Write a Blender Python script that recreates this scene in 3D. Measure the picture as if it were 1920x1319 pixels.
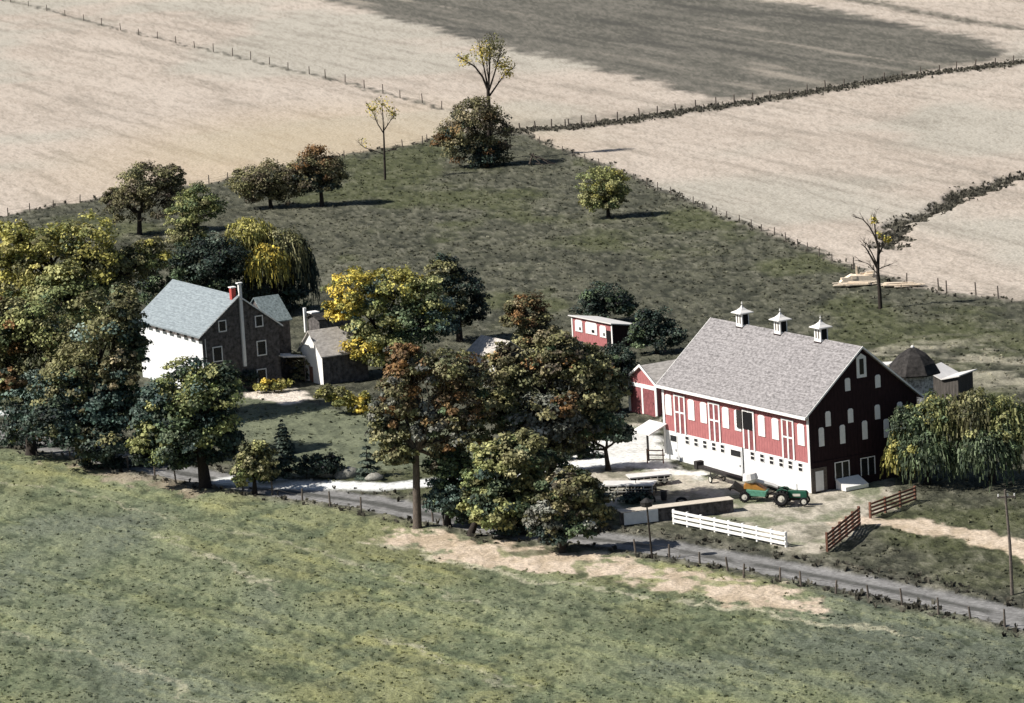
import bpy, math, random
import numpy as np
from mathutils import Vector, Matrix
for o in list(bpy.data.objects): bpy.data.objects.remove(o)
SC = bpy.context.scene
COL = SC.collection
R = math.radians
# ---------------------------------------------------------------- camera
F, PITCH, ROLL, CH = 7223.0, R(9.9), R(-3.3), 75.0
W, H = 1920.0, 1319.0
_r = np.array([math.cos(ROLL), math.sin(ROLL)*math.sin(PITCH), math.sin(ROLL)*math.cos(PITCH)])
_u = np.array([-math.sin(ROLL), math.cos(ROLL)*math.sin(PITCH), math.cos(ROLL)*math.cos(PITCH)])
_f = np.array([0, math.cos(PITCH), -math.sin(PITCH)])
cd = bpy.data.cameras.new('camera'); cam = bpy.data.objects.new('camera', cd); COL.objects.link(cam)
cd.sensor_width = 36; cd.lens = F/W*36; cd.clip_start = 5; cd.clip_end = 9000
cam.matrix_world = Matrix(((_r[0], _u[0], -_f[0], 0), (_r[1], _u[1], -_f[1], 0), (_r[2], _u[2], -_f[2], CH), (0, 0, 0, 1)))
SC.camera = cam
# ---------------------------------------------------------------- light
SUN_EL, SUN_DIR = R(43), R(11)          # light travels towards SUN_DIR (from +x), downwards
sd = bpy.data.lights.new('sun', 'SUN'); sd.energy = 5.0; sd.angle = R(0.5); sd.color = (1, .95, .87)
so = bpy.data.objects.new('sun', sd); COL.objects.link(so)
so.rotation_euler = Vector((math.cos(SUN_DIR)*math.cos(SUN_EL), math.sin(SUN_DIR)*math.cos(SUN_EL), -math.sin(SUN_EL))).to_track_quat('-Z', 'Y').to_euler()
wd = bpy.data.worlds.new('World'); SC.world = wd; wd.use_nodes = True
nt = wd.node_tree; bg = nt.nodes['Background']; sk = nt.nodes.new('ShaderNodeTexSky')
sk.sky_type = 'NISHITA'; sk.sun_disc = False; sk.sun_elevation = SUN_EL
# direction to the sun is (-cos, -sin); blender's sky rotation 0 = +Y, positive turns towards +X
sk.sun_rotation = math.atan2(-math.cos(SUN_DIR), -math.sin(SUN_DIR))
nt.links.new(sk.outputs[0], bg.inputs[0]); bg.inputs[1].default_value = 0.05
SC.view_settings.view_transform = 'Standard'; SC.view_settings.look = 'None'
SC.view_settings.exposure = 0.48; SC.view_settings.gamma = 1.0

# ---------------------------------------------------------------- helpers
def ray(px, py):
    return _f + (px-W/2)/F*_r - (py-H/2)/F*_u
def G(px, py):                       # where the photo's ray meets the ground
    d = ray(px, py); t = -CH/d[2]; return np.array([d[0]*t, d[1]*t, 0.0])
def PY(px, py, Y):                   # where it meets the upright plane y = Y
    d = ray(px, py); t = Y/d[1]; return np.array([d[0]*t, Y, CH+d[2]*t])
def ppm(Y): return F/math.hypot(Y, CH)
def link(o): COL.objects.link(o); return o
def empty(name, loc, yaw, label, cat, group=None, kind=None):
    o = bpy.data.objects.new(name, None); o.empty_display_size = .3; link(o)
    o.location = loc; o.rotation_euler = (0, 0, yaw); tag(o, label, cat, group, kind); return o
def tag(o, label=None, cat=None, group=None, kind=None):
    if label: o['label'] = label
    if cat: o['category'] = cat
    if group: o['group'] = group
    if kind: o['kind'] = kind
    return o
def hash2(ix, iy, s):
    n = (ix.astype(np.int64)*374761393 + iy.astype(np.int64)*668265263 + s*144665) & 0x7fffffff
    n = ((n ^ (n >> 13))*1274126177) & 0x7fffffff
    n = ((n ^ (n >> 16))*1911520717) & 0x7fffffff
    return ((n ^ (n >> 15)) & 0xffff)/65535.0
def vnoise(x, y, s=0):
    ix, iy = np.floor(x), np.floor(y); fx, fy = x-ix, y-iy
    fx = fx*fx*(3-2*fx); fy = fy*fy*(3-2*fy)
    a, b, c, d = hash2(ix, iy, s), hash2(ix+1, iy, s), hash2(ix, iy+1, s), hash2(ix+1, iy+1, s)
    return (a*(1-fx)+b*fx)*(1-fy)+(c*(1-fx)+d*fx)*fy
def fbm(x, y, s=0, o=4):
    v, a, t = 0, 1, 0
    for i in range(o):
        v = v+a*vnoise(x, y, s+i*17); t += a; a *= .55; x = x*2.03+3.1; y = y*2.03+7.7
    return v/t
def sstep(a, b, x):
    t = np.clip((x-a)/(b-a), 0, 1); return t*t*(3-2*t)

# ---------------------------------------------------------------- materials
def mat(name, col, rough=.85, var=0.25, scale=3.0, spec=.2, bump=0.0, stretch=(1, 1, 1), col2=None, metal=0, wave=None, grain=14):
    m = bpy.data.materials.new(name); m.use_nodes = True; n = m.node_tree.nodes; l = m.node_tree.links
    b = n['Principled BSDF']; b.inputs['Roughness'].default_value = rough
    b.inputs['Specular IOR Level'].default_value = spec; b.inputs['Metallic'].default_value = metal
    tc = n.new('ShaderNodeTexCoord'); mp = n.new('ShaderNodeMapping'); mp.inputs['Scale'].default_value = stretch
    l.new(tc.outputs['Object'], mp.inputs[0])
    nz = n.new('ShaderNodeTexNoise'); nz.inputs['Scale'].default_value = scale; nz.inputs['Detail'].default_value = 6
    nz.inputs['Roughness'].default_value = .65; l.new(mp.outputs[0], nz.inputs['Vector'])
    cr = n.new('ShaderNodeValToRGB'); cr.color_ramp.elements[0].position = .32; cr.color_ramp.elements[1].position = .68
    c2 = col2 or tuple(min(1, c*(1+var)) for c in col); c1 = tuple(c*(1-var) for c in col)
    cr.color_ramp.elements[0].color = (*c1, 1); cr.color_ramp.elements[1].color = (*c2, 1)
    l.new(nz.outputs[0], cr.inputs[0]); out = cr.outputs[0]; hgt = nz.outputs[0]
    if wave:                          # board or course lines: (axis index, spacing, darkness)
        ax, sp, dk = wave
        sx = n.new('ShaderNodeSeparateXYZ'); l.new(tc.outputs['Object'], sx.inputs[0])
        mm = n.new('ShaderNodeMath'); mm.operation = 'FRACT'; dv = n.new('ShaderNodeMath'); dv.operation = 'DIVIDE'
        dv.inputs[1].default_value = sp; l.new(sx.outputs[ax], dv.inputs[0]); l.new(dv.outputs[0], mm.inputs[0])
        lt = n.new('ShaderNodeMath'); lt.operation = 'LESS_THAN'; lt.inputs[1].default_value = .14; l.new(mm.outputs[0], lt.inputs[0])
        mx = n.new('ShaderNodeMix'); mx.data_type = 'RGBA'; mx.blend_type = 'MULTIPLY'
        ml = n.new('ShaderNodeMath'); ml.operation = 'MULTIPLY'; ml.inputs[1].default_value = dk; l.new(lt.outputs[0], ml.inputs[0])
        l.new(ml.outputs[0], mx.inputs[0]); l.new(out, mx.inputs[6]); mx.inputs[7].default_value = (.25, .25, .25, 1)
        out = mx.outputs[2]
    l.new(out, b.inputs['Base Color'])
    if bump:
        n2 = n.new('ShaderNodeTexNoise'); n2.inputs['Scale'].default_value = grain; n2.inputs['Detail'].default_value = 4
        l.new(mp.outputs[0], n2.inputs['Vector'])
        bp = n.new('ShaderNodeBump'); bp.inputs['Strength'].default_value = bump; bp.inputs['Distance'].default_value = .08
        l.new(n2.outputs[0], bp.inputs['Height']); l.new(bp.outputs[0], b.inputs['Normal'])
    return m
def attr_mat(name, attr='col', fine=.35, scale=5.0, bump=.5, dist=.15, rough=.95, transl=0.0, spec=.1, upn=0.0):
    m = bpy.data.materials.new(name); m.use_nodes = True; n = m.node_tree.nodes; l = m.node_tree.links
    b = n['Principled BSDF']; b.inputs['Roughness'].default_value = rough; b.inputs['Specular IOR Level'].default_value = spec
    a = n.new('ShaderNodeAttribute'); a.attribute_name = attr; out = a.outputs['Color']
    if fine:
        tc = n.new('ShaderNodeTexCoord'); nz = n.new('ShaderNodeTexNoise'); nz.inputs['Scale'].default_value = scale
        nz.inputs['Detail'].default_value = 5; nz.inputs['Roughness'].default_value = .7; l.new(tc.outputs['Object'], nz.inputs['Vector'])
        mr = n.new('ShaderNodeMapRange'); mr.inputs[1].default_value = .3; mr.inputs[2].default_value = .7
        mr.inputs[3].default_value = 1-fine; mr.inputs[4].default_value = 1+fine; l.new(nz.outputs[0], mr.inputs[0])
        mx = n.new('ShaderNodeVectorMath'); mx.operation = 'SCALE'; l.new(out, mx.inputs[0]); l.new(mr.outputs[0], mx.inputs['Scale'])
        out = mx.outputs[0]
        if bump:
            bp = n.new('ShaderNodeBump'); bp.inputs['Strength'].default_value = bump; bp.inputs['Distance'].default_value = dist
            ba = n.new('ShaderNodeAttribute'); ba.attribute_name = 'rough'
            mu = n.new('ShaderNodeMath'); mu.operation = 'MULTIPLY'; l.new(nz.outputs[0], mu.inputs[0]); l.new(ba.outputs['Fac'], mu.inputs[1])
            l.new(mu.outputs[0], bp.inputs['Height']); l.new(bp.outputs[0], b.inputs['Normal'])
    l.new(out, b.inputs['Base Color'])
    if upn:                           # blades share the soft, upward facing shading of a grass sward
        ge = n.new('ShaderNodeNewGeometry'); ad = n.new('ShaderNodeVectorMath'); ad.operation = 'ADD'; l.new(ge.outputs['Normal'], ad.inputs[0]); ad.inputs[1].default_value = (0, 0, upn)
        nm = n.new('ShaderNodeVectorMath'); nm.operation = 'NORMALIZE'; l.new(ad.outputs[0], nm.inputs[0]); l.new(nm.outputs[0], b.inputs['Normal'])
    if transl:
        t = n.new('ShaderNodeBsdfTranslucent'); l.new(out, t.inputs[0]); ms = n.new('ShaderNodeMixShader'); ms.inputs[0].default_value = transl
        l.new(b.outputs[0], ms.inputs[1]); l.new(t.outputs[0], ms.inputs[2]); l.new(ms.outputs[0], n['Material Output'].inputs[0])
    return m
M = {
 'ground': attr_mat('ground_cover', fine=.38, scale=2.6, bump=.9, dist=.35),
 'leaf': attr_mat('leaves', fine=0, bump=0, transl=.18, rough=.7, spec=.25),
 'weed': attr_mat('weeds', fine=0, bump=0, transl=.5, rough=.9, upn=2.0),
 'bark': mat('bark', (.035, .028, .024), var=.5, scale=6, bump=.6, stretch=(3, 3, .6)),
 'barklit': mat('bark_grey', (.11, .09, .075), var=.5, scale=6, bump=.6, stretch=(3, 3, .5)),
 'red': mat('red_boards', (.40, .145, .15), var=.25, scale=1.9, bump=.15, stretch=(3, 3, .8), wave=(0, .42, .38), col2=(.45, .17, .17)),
 'red_shaded': mat('red_boards_shaded', (.023, .011, .013), var=.35, scale=1.6, bump=.2, stretch=(3, 3, .8), wave=(1, .42, .4)),  # shaded copy of the red boards, gable shade put into the colour
 'reddoor': mat('red_door_boards', (.22, .075, .08), var=.3, scale=3, bump=.2),
 'white': mat('white_paint', (.80, .79, .77), var=.06, scale=2.5, bump=.1),
 'wash': mat('whitewashed_stone', (.70, .71, .72), var=.13, scale=1.4, bump=.5, grain=4),
 'slate': mat('grey_shingles', (.205, .194, .196), var=.42, scale=3.4, bump=.7, stretch=(.8, 1.5, 1.5), col2=(.37, .35, .355), wave=(1, .5, .22), grain=9),
 'blueroof': mat('blue_grey_roof', (.20, .235, .26), var=.25, scale=3.2, bump=.35, col2=(.29, .335, .36), stretch=(.5, 1.8, 1.8), wave=(1, .45, .18)),
 'greyroof': mat('grey_green_roof', (.14, .18, .185), var=.4, scale=4, bump=.5, col2=(.26, .31, .32)),
 'tanroof': mat('weathered_shingle', (.42, .385, .35), var=.3, scale=3, bump=.5, col2=(.60, .56, .52), stretch=(1.6, .6, 1)),
 'darkroof': mat('dark_shingle', (.022, .021, .02), var=.45, scale=2.5, bump=.6, col2=(.055, .05, .048)),
 'tin': mat('pale_tin_roof', (.68, .66, .64), var=.1, scale=1.2, rough=.5, bump=.1),
 'stone': mat('dark_fieldstone', (.075, .068, .066), var=.6, scale=2.2, bump=.9, col2=(.17, .155, .15), grain=3.5),
 'palestone': mat('pale_stone', (.22, .21, .20), var=.6, scale=4.0, bump=.9, grain=4, col2=(.7,.7,.7)),
 'brick': mat('red_brick', (.42, .08, .07), var=.25, scale=8, bump=.2),
 'glass': mat('dark_pane', (.012, .013, .016), rough=.25, var=.2, spec=.5),
 'black': mat('dark_opening', (.008, .008, .009), rough=.9, var=.2),
 'wood': mat('grey_wood', (.13, .11, .095), var=.4, scale=5, bump=.3, stretch=(1, 1, 3)),
 'oldwood': mat('old_barn_boards', (.10, .09, .082), var=.5, scale=2.5, bump=.4, stretch=(4, 4, .4), wave=(0, .35, .6)),
 'brown': mat('brown_stained_wood', (.17, .085, .06), var=.45, scale=4, bump=.3),
 'lumber': mat('fresh_lumber', (.78, .66, .52), var=.14, scale=4, bump=.1),
 'green': mat('green_enamel', (.012, .085, .052), rough=.4, var=.2, spec=.4),
 'teal': mat('faded_green_enamel', (.10, .27, .19), rough=.5, var=.3, scale=5),
 'orange': mat('orange_enamel', (.40, .19, .045), rough=.5, var=.2),
 'tire': mat('tyre_rubber', (.018, .018, .019), rough=.9, var=.3),
 'rim': mat('pale_rim', (.6, .58, .52), rough=.5, var=.1),
 'steel': mat('dark_steel', (.03, .028, .027), rough=.6, var=.4, scale=5),
 'wire': mat('fence_wire', (.10, .095, .09), rough=.6, var=.1),
 'rock': mat('grey_rock', (.24, .235, .21), var=.4, scale=3, bump=.8, grain=6),
 'hay': mat('straw', (.60, .52, .40), var=.25, scale=6, bump=.5),
}
# ---------------------------------------------------------------- mesh builder
class MB:
    def __init__(s): s.v = []; s.f = []
    def add(s, vs, fs):
        k = len(s.v); s.v += [tuple(map(float, v)) for v in vs]; s.f += [tuple(i+k for i in f) for f in fs]; return s
    def box(s, x0, x1, y0, y1, z0, z1):
        return s.add([(x0, y0, z0), (x1, y0, z0), (x1, y1, z0), (x0, y1, z0), (x0, y0, z1), (x1, y0, z1), (x1, y1, z1), (x0, y1, z1)],
                     [(0, 3, 2, 1), (4, 5, 6, 7), (0, 1, 5, 4), (1, 2, 6, 5), (2, 3, 7, 6), (3, 0, 4, 7)])
    def prism(s, poly, ax, t0, t1):    # poly of 2-D points extruded along axis ax from t0 to t1
        n = len(poly)
        def P(p, t): return (t, p[0], p[1]) if ax == 0 else ((p[0], t, p[1]) if ax == 1 else (p[0], p[1], t))
        vs = [P(p, t0) for p in poly]+[P(p, t1) for p in poly]
        return s.add(vs, [tuple(range(n)), tuple(range(2*n-1, n-1, -1))]+[(i, i+n, (i+1) % n+n, (i+1) % n) for i in range(n)])
    def bar(s, a, b, w, h=None):       # square bar
        return s.tube([a, b], [w/2*1.2, (h or w)/2*1.2], 4)
    def tube(s, pts, rad, n=6, cap=True):
        pts = [Vector(p) for p in pts]
        if not hasattr(rad, '__len__'): rad = [rad]*len(pts)
        k = len(s.v); ref = None
        for i, p in enumerate(pts):
            d = (pts[min(i+1, len(pts)-1)]-pts[max(i-1, 0)])
            d = d.normalized() if d.length > 1e-9 else Vector((0, 0, 1))
            if ref is None: ref = Vector((1, 0, 0)) if abs(d.x) < .9 else Vector((0, 1, 0))
            a = d.cross(ref).normalized(); b = d.cross(a); ref = -b if False else ref
            for j in range(n):
                t = 2*math.pi*(j+.5)/n; q = p+(a*math.cos(t)+b*math.sin(t))*rad[i]; s.v.append((q.x, q.y, q.z))
        for i in range(len(pts)-1):
            for j in range(n):
                s.f.append((k+i*n+j, k+i*n+(j+1) % n, k+(i+1)*n+(j+1) % n, k+(i+1)*n+j))
        if cap: s.f.append(tuple(k+j for j in range(n))[::-1]); s.f.append(tuple(k+(len(pts)-1)*n+j for j in range(n)))
        return s
    def disc(s, c, ax, r, t, n=16):    # wheel-like cylinder about axis ax
        a = [0, 0, 0]; a[ax] = t/2; a = Vector(a); c = Vector(c); return s.tube([c-a, c+a], r, n)
    def ring(s, c, ax, R0, r, n=18, m=8):   # torus
        k = len(s.v); o = [i for i in range(3) if i != ax]
        for i in range(n):
            t = 2*math.pi*i/n
            for j in range(m):
                u = 2*math.pi*j/m; q = [0, 0, 0]; rr = R0+r*math.cos(u)
                q[o[0]] = c[o[0]]+rr*math.cos(t); q[o[1]] = c[o[1]]+rr*math.sin(t); q[ax] = c[ax]+r*math.sin(u); s.v.append(tuple(q))
        for i in range(n):
            for j in range(m): s.f.append((k+i*m+j, k+((i+1) % n)*m+j, k+((i+1) % n)*m+(j+1) % m, k+i*m+(j+1) % m))
        return s
    def blob(s, c, r, seed=0, n=7, m=10, amp=.25):
        rnd = random.Random(seed); k = len(s.v)
        for i in range(n+1):
            th = math.pi*i/n
            for j in range(m):
                ph = 2*math.pi*j/m; w = 1+rnd.uniform(-amp, amp) if 0 < i < n else 1
                s.v.append((c[0]+r[0]*w*math.sin(th)*math.cos(ph), c[1]+r[1]*w*math.sin(th)*math.sin(ph), c[2]+r[2]*w*math.cos(th)))
        for i in range(n):
            for j in range(m): s.f.append((k+i*m+j, k+(i+1)*m+j, k+(i+1)*m+(j+1) % m, k+i*m+(j+1) % m))
        return s
    def build(s, name, m, parent=None, smooth=False, bevel=0):
        me = bpy.data.meshes.new(name); me.from_pydata(s.v, [], s.f); me.validate()
        me.materials.append(M[m] if isinstance(m, str) else m)
        if smooth: me.polygons.foreach_set('use_smooth', [True]*len(me.polygons))
        import bmesh
        bm = bmesh.new(); bm.from_mesh(me); bmesh.ops.recalc_face_normals(bm, faces=bm.faces); bm.to_mesh(me); bm.free()
        o = bpy.data.objects.new(name, me); link(o)
        if parent: o.parent = parent
        if bevel:
            b = o.modifiers.new('b', 'BEVEL'); b.width = bevel; b.segments = 2; b.limit_method = 'ANGLE'
        return o
def fast_mesh(name, V, Fc, cols, m, parent=None, attrs=None, smooth=False):
    """V (n,3), Fc (k,4) quads or (k,3) tris, cols (n,3) per vertex"""
    me = bpy.data.meshes.new(name); nv, nf, w = len(V), len(Fc), Fc.shape[1]
    me.vertices.add(nv); me.vertices.foreach_set('co', V.astype(np.float32).ravel())
    me.loops.add(nf*w); me.loops.foreach_set('vertex_index', Fc.astype(np.int32).ravel())
    me.polygons.add(nf); me.polygons.foreach_set('loop_start', np.arange(0, nf*w, w, dtype=np.int32))
    me.polygons.foreach_set('loop_total', np.full(nf, w, dtype=np.int32))
    if smooth: me.polygons.foreach_set('use_smooth', np.ones(nf, dtype=bool))
    me.update(calc_edges=True)
    ca = me.color_attributes.new('col', 'FLOAT_COLOR', 'POINT')
    ca.data.foreach_set('color', np.concatenate([cols, np.ones((nv, 1))], 1).astype(np.float32).ravel())
    for k, a in (attrs or {}).items():
        at = me.attributes.new(k, 'FLOAT', 'POINT'); at.data.foreach_set('value', a.astype(np.float32))
    me.materials.append(M[m]); o = bpy.data.objects.new(name, me); link(o)
    if parent: o.parent = parent
    return o
def copy_tree(o, parent=None):
    c = o.copy(); COL.objects.link(c)
    if parent: c.parent = parent
    for ch in [x for x in bpy.data.objects if x.parent == o]: copy_tree(ch, c)
    return c

# ---------------------------------------------------------------- ground
def wpoly(pts): return np.array([G(*p)[:2] for p in pts])
def sdist(px, py, poly, closed=True):
    """signed distance (positive inside) to a polygon, or plain distance to a polyline"""
    n = len(poly); d = np.full(px.shape, 1e18); inside = np.zeros(px.shape, bool)
    for i in range(n if closed else n-1):
        a, b = poly[i], poly[(i+1) % n]; ex, ey = b-a; wx, wy = px-a[0], py-a[1]
        t = np.clip((wx*ex+wy*ey)/(ex*ex+ey*ey+1e-12), 0, 1); d = np.minimum(d, (wx-ex*t)**2+(wy-ey*t)**2)
        if closed:
            c = (a[1] > py) != (b[1] > py)
            with np.errstate(divide='ignore', invalid='ignore'):
                xx = (b[0]-a[0])*(py-a[1])/(b[1]-a[1]+1e-12)+a[0]
            inside ^= c & (px < xx)
    d = np.sqrt(d); return np.where(inside, d, -d) if closed else d
ang = np.concatenate([np.linspace(-180, -14, 26)[:-1], np.linspace(-14, -9.4, 10)[:-1], np.linspace(-9.4, 9.4, 560), np.linspace(9.4, 14, 10)[1:], np.linspace(14, 180, 26)[1:-1]])
inv = np.linspace(1/262., 1/1020., 560)
rad = np.concatenate([[20, 60, 110, 150, 185, 215, 240], 1/inv, [1150, 1400, 1900, 2800, 5000]])
NA, NR = len(ang), len(rad)
AA, RR = np.meshgrid(np.radians(ang), rad, indexing='xy')
GX, GY = (RR*np.sin(AA)).ravel(), (RR*np.cos(AA)).ravel()
wob = 1.6
QX = GX+(fbm(GX/3, GY/3, 5)-.5)*2*wob+(fbm(GX/.7, GY/.9, 51, 2)-.5)*.9
QY = GY+(fbm(GX/3, GY/4, 9)-.5)*3*wob+(fbm(GX/.7, GY/.9, 57, 2)-.5)*1.6
dF = G(840, 205)[:2]-G(0, 0)[:2]; dF /= np.hypot(*dF)          # the furrows follow the long fence
SU, SV = QX*dF[0]+QY*dF[1], -QX*dF[1]+QY*dF[0]
su, sv = GX*dF[0]+GY*dF[1], -GX*dF[1]+GY*dF[0]
def C(r, g, b): return np.array([r, g, b])
PAST_EDGE = [(-900, 520), (0, 406), (100, 386), (190, 372), (300, 355), (400, 343), (530, 311), (650, 290), (790, 266), (860, 246), (955, 240), (1005, 262), (1100, 297), (1190, 335), (1300, 382), (1450, 440), (1560, 488), (1650, 520), (1720, 540), (1800, 555), (1920, 566), (2900, 640)]
POLY = {
 'tan': PAST_EDGE+[(2900, -330), (900, -400), (-900, -470)],
 'plough': [(560, -10), (700, 24), (870, 72), (1100, 125), (1340, 183), (1500, 170), (1690, 140), (1850, 112), (1900, 102), (1880, 80), (1700, 44), (1500, 10), (1300, -18), (1000, -70), (560, -120)],
 'fore': [(-900, 700), (0, 842), (130, 862), (380, 915), (520, 935), (640, 950), (800, 985), (1000, 1040), (1190, 1042), (1330, 1062), (1560, 1105), (1750, 1145), (1920, 1182), (2900, 1330), (2900, 3000), (-900, 3000)],
 'lawn': [(430, 752), (480, 742), (600, 758), (700, 775), (900, 800), (900, 880), (640, 880), (450, 870)],
 'yard': [(1180, 790), (1238, 792), (1246, 872), (1522, 928), (1640, 890), (1700, 930), (1640, 965), (1560, 1030), (1470, 1045), (1390, 985), (1160, 960), (1100, 920), (1030, 872), (1050, 835), (1170, 812)],
 'whiteyard': [(1150, 818), (1190, 800), (1236, 798), (1243, 868), (1320, 890), (1300, 902), (1215, 880), (1130, 880), (1040, 862), (1060, 830)],
 'bare1': [(690, 1015), (760, 990), (850, 1003), (935, 1017), (1060, 1028), (1180, 1052), (1290, 1075), (1420, 1092), (1560, 1132), (1540, 1148), (1400, 1140), (1290, 1108), (1180, 1082), (1040, 1070), (900, 1062), (800, 1040)],
 'bare2': [(110, 866), (250, 880), (385, 908), (380, 930), (250, 908), (120, 880)],
 'lane': [(1590, 968), (1700, 970), (1800, 985), (1920, 1012), (2500, 1120), (2500, 1180), (1920, 1046), (1780, 1012), (1660, 985), (1540, 990)],
 'patch': [(470, 735), (560, 730), (600, 745), (545, 758), (480, 750)],
 'rightpale': [(1560, 660), (1700, 640), (2100, 640), (2100, 740), (1840, 730), (1700, 700)],
}
ROAD = [(-600, 700), (-200, 770), (0, 812), (200, 855), (420, 900), (560, 922), (700, 940), (830, 968), (1000, 1000), (1120, 1008), (1240, 1024), (1400, 1052), (1560, 1082), (1740, 1118), (1920, 1158), (2600, 1310)]
DRIVE = [(430, 898), (540, 907), (640, 909), (720, 911), (800, 905), (900, 898), (1040, 880), (1150, 862)]
DRIVE2 = [(-200, 772), (0, 774), (80, 772)]
GULLY = [(1670, 462), (1675, 435), (1700, 412), (1760, 390), (1800, 368), (1850, 350), (1890, 334), (1960, 318)]
FENCE_LONG = [(-40, -10), (88, 18), (190, 47), (332, 81), (470, 112), (607, 145), (750, 182), (840, 207)]
FENCE_FAR = [(950, 246), (1060, 242), (1200, 224), (1340, 202), (1480, 182), (1620, 158), (1760, 137), (1920, 118), (2100, 95)]
def pmask(name, soft, amp=1.0, ns=2.5, seed=3):
    s = sdist(QX, QY, wpoly(POLY[name])); return sstep(-soft, soft, s+(fbm(GX/ns, GY/ns, seed)-.5)*2*amp)
def lmask(line, w, soft, amp=.4, seed=4, q=True):
    s = sdist(QX if q else GX, QY if q else GY, wpoly(line), False); return sstep(soft, -soft, s-w+(fbm(GX/1.2, GY/1.5, seed)-.5)*2*amp)
n1 = fbm(GX/14, GY/22, 1); n2 = fbm(GX/3.2, GY/5, 2); n3 = fbm(GX/.8, GY/1.6, 3, 3); n4 = fbm(GX/.35, GY/.8, 13, 2); n0 = fbm(GX/40, GY/55, 77, 3)
def mixc(a, b, t): t = np.clip(t, 0, 1)[:, None]; return a*(1-t)+b*t
one = np.ones((len(GX), 1))
# pasture
past = mixc(one*C(.058, .060, .044), one*C(.115, .115, .082), sstep(.3, .7, n2*.5+n3*.5))
past = mixc(past, one*C(.24, .23, .18), sstep(.58, .76, n3)*.55*sstep(.35, .6, n1)+sstep(.62, .75, n4)*.4)
past = mixc(past, one*C(.085, .098, .035), sstep(.5, .68, n1)*.5)
past = mixc(past, one*C(.024, .027, .02), sstep(.48, .3, n3)*.5)
# foreground meadow
fg = mixc(one*C(.125, .15, .09), one*C(.222, .245, .15), sstep(.28, .7, n2*.45+n3*.55))
fg = mixc(fg, one*C(.26, .255, .115), sstep(.46, .66, n1*.5+n0*.5)*.55*sstep(.3, .6, n2))
fg = mixc(fg, one*C(.15, .17, .14), sstep(.5, .32, n0*.5+n1*.5)*.7)
fg = mixc(fg, one*C(.065, .08, .05), sstep(.40, .28, n3)*.6+sstep(.36, .26, n4)*.3)
fg = mixc(fg, one*C(.30, .31, .19), sstep(.66, .8, n4)*.4)
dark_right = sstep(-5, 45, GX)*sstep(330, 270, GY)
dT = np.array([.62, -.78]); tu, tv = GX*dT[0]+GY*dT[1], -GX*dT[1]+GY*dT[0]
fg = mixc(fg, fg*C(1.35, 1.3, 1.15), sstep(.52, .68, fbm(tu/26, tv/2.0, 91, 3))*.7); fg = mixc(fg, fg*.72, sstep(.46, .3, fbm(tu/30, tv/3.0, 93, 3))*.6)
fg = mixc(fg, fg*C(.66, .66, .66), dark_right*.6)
# stubble
streak = fbm(su/30, sv/2.2, 21, 4); streak2 = fbm(su/60, sv/9, 23, 3); fine = fbm(su/2.0, sv/1.0, 29, 3)
tan = mixc(one*C(.375, .32, .268), one*C(.49, .428, .368), sstep(.3, .7, streak*.25+streak2*.25+fine*.3+n4*.2))
tan = mixc(tan, one*C(.36, .36, .31), sstep(.45, .65, n0)*.5)
tan = mixc(tan, one*C(.24, .215, .18), sstep(.44, .25, streak)*.4+sstep(.42,.3,n4)*.35)
tan = mixc(tan, one*C(.45, .35, .22), sstep(60, 10, np.hypot(GX-G(590, 285)[0], (GY-G(590, 285)[1])*.6))*.5)
# the streaked, greener field
s3 = fbm(su/34, sv/3.0, 33, 4); s4 = fbm(su/90, sv/13, 35, 3)
pl = mixc(one*C(.085, .083, .070), one*C(.17, .158, .135), sstep(.3, .7, s3*.35+fine*.3+n4*.35))
pl = mixc(pl, one*C(.34, .30, .25), sstep(.56, .72, s3*.5+s4*.5)*.6)
pl = mixc(pl, one*C(.07, .068, .06), sstep(.44, .28, s4*.5+s3*.5)*.8)
m_tan = pmask('tan', .7, .8); m_pl = pmask('plough', 2.5, 5, 6, 41)*m_tan
m_fore = pmask('fore', .8, 1.0)
m_lawn = pmask('lawn', 1.2, .8); m_yard = pmask('yard', .8, 1.3); m_wy = pmask('whiteyard', .6, 1.0)
m_b1 = pmask('bare1', .6, 2.6, 1.8, 44); m_b2 = pmask('bare2', .6, 2.8, 2.0, 45)
m_lane = pmask('lane', .4, .9); m_patch = pmask('patch', .5, .6)
m_rp = pmask('rightpale', 6, 7, 3, 47)*sstep(.42, .62, fbm(GX/5, GY/2.5, 48))
m_road = lmask(ROAD, 2.35, .4, .5, 4, False); m_drive = lmask(DRIVE, 1.75, .4, .3, 5, False); m_dr2 = lmask(DRIVE2, 1.3, .4, .3, 5, False)
m_drive = np.maximum(m_drive, m_dr2)
d_road = sdist(GX, GY, wpoly(ROAD), False)
m_gully = lmask(GULLY, 1.7, .8, 1.8, 7); m_f1 = lmask(FENCE_LONG, .5, .5, .6, 8); m_f3 = lmask(FENCE_FAR, 2.0, 1.4, 1.6, 8)
m_f3b = lmask([(a, b-13) for a, b in FENCE_FAR], 3.5, 5, 4, 18)
m_edge = lmask(PAST_EDGE, .5, .6, .8, 9)
FAR2 = [(1580, -6), (1700, 18), (1820, 40), (1960, 60)]; FAR3 = [(1340, -30), (1500, 2), (1760, 38)]
m_far = lmask(FAR2, 2.2, 2, 2, 10)
col = past; rgh = np.full(len(GX), 1.0)
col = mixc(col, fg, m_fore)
col = mixc(col, mixc(one*C(.10, .112, .075), one*C(.175, .19, .125), sstep(.3, .7, n3*.6+n2*.4)), m_lawn)
col = mixc(col, tan, m_tan); col = mixc(col, pl, m_pl)
weed = mixc(one*C(.05, .05, .04), one*C(.17, .16, .13), sstep(.35, .7, n3))
for m_ in (m_f1*.9, m_f3*.95, m_f3b*.5, m_edge*.9, m_gully*.9, m_far*.85): col = mixc(col, weed, m_)
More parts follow.
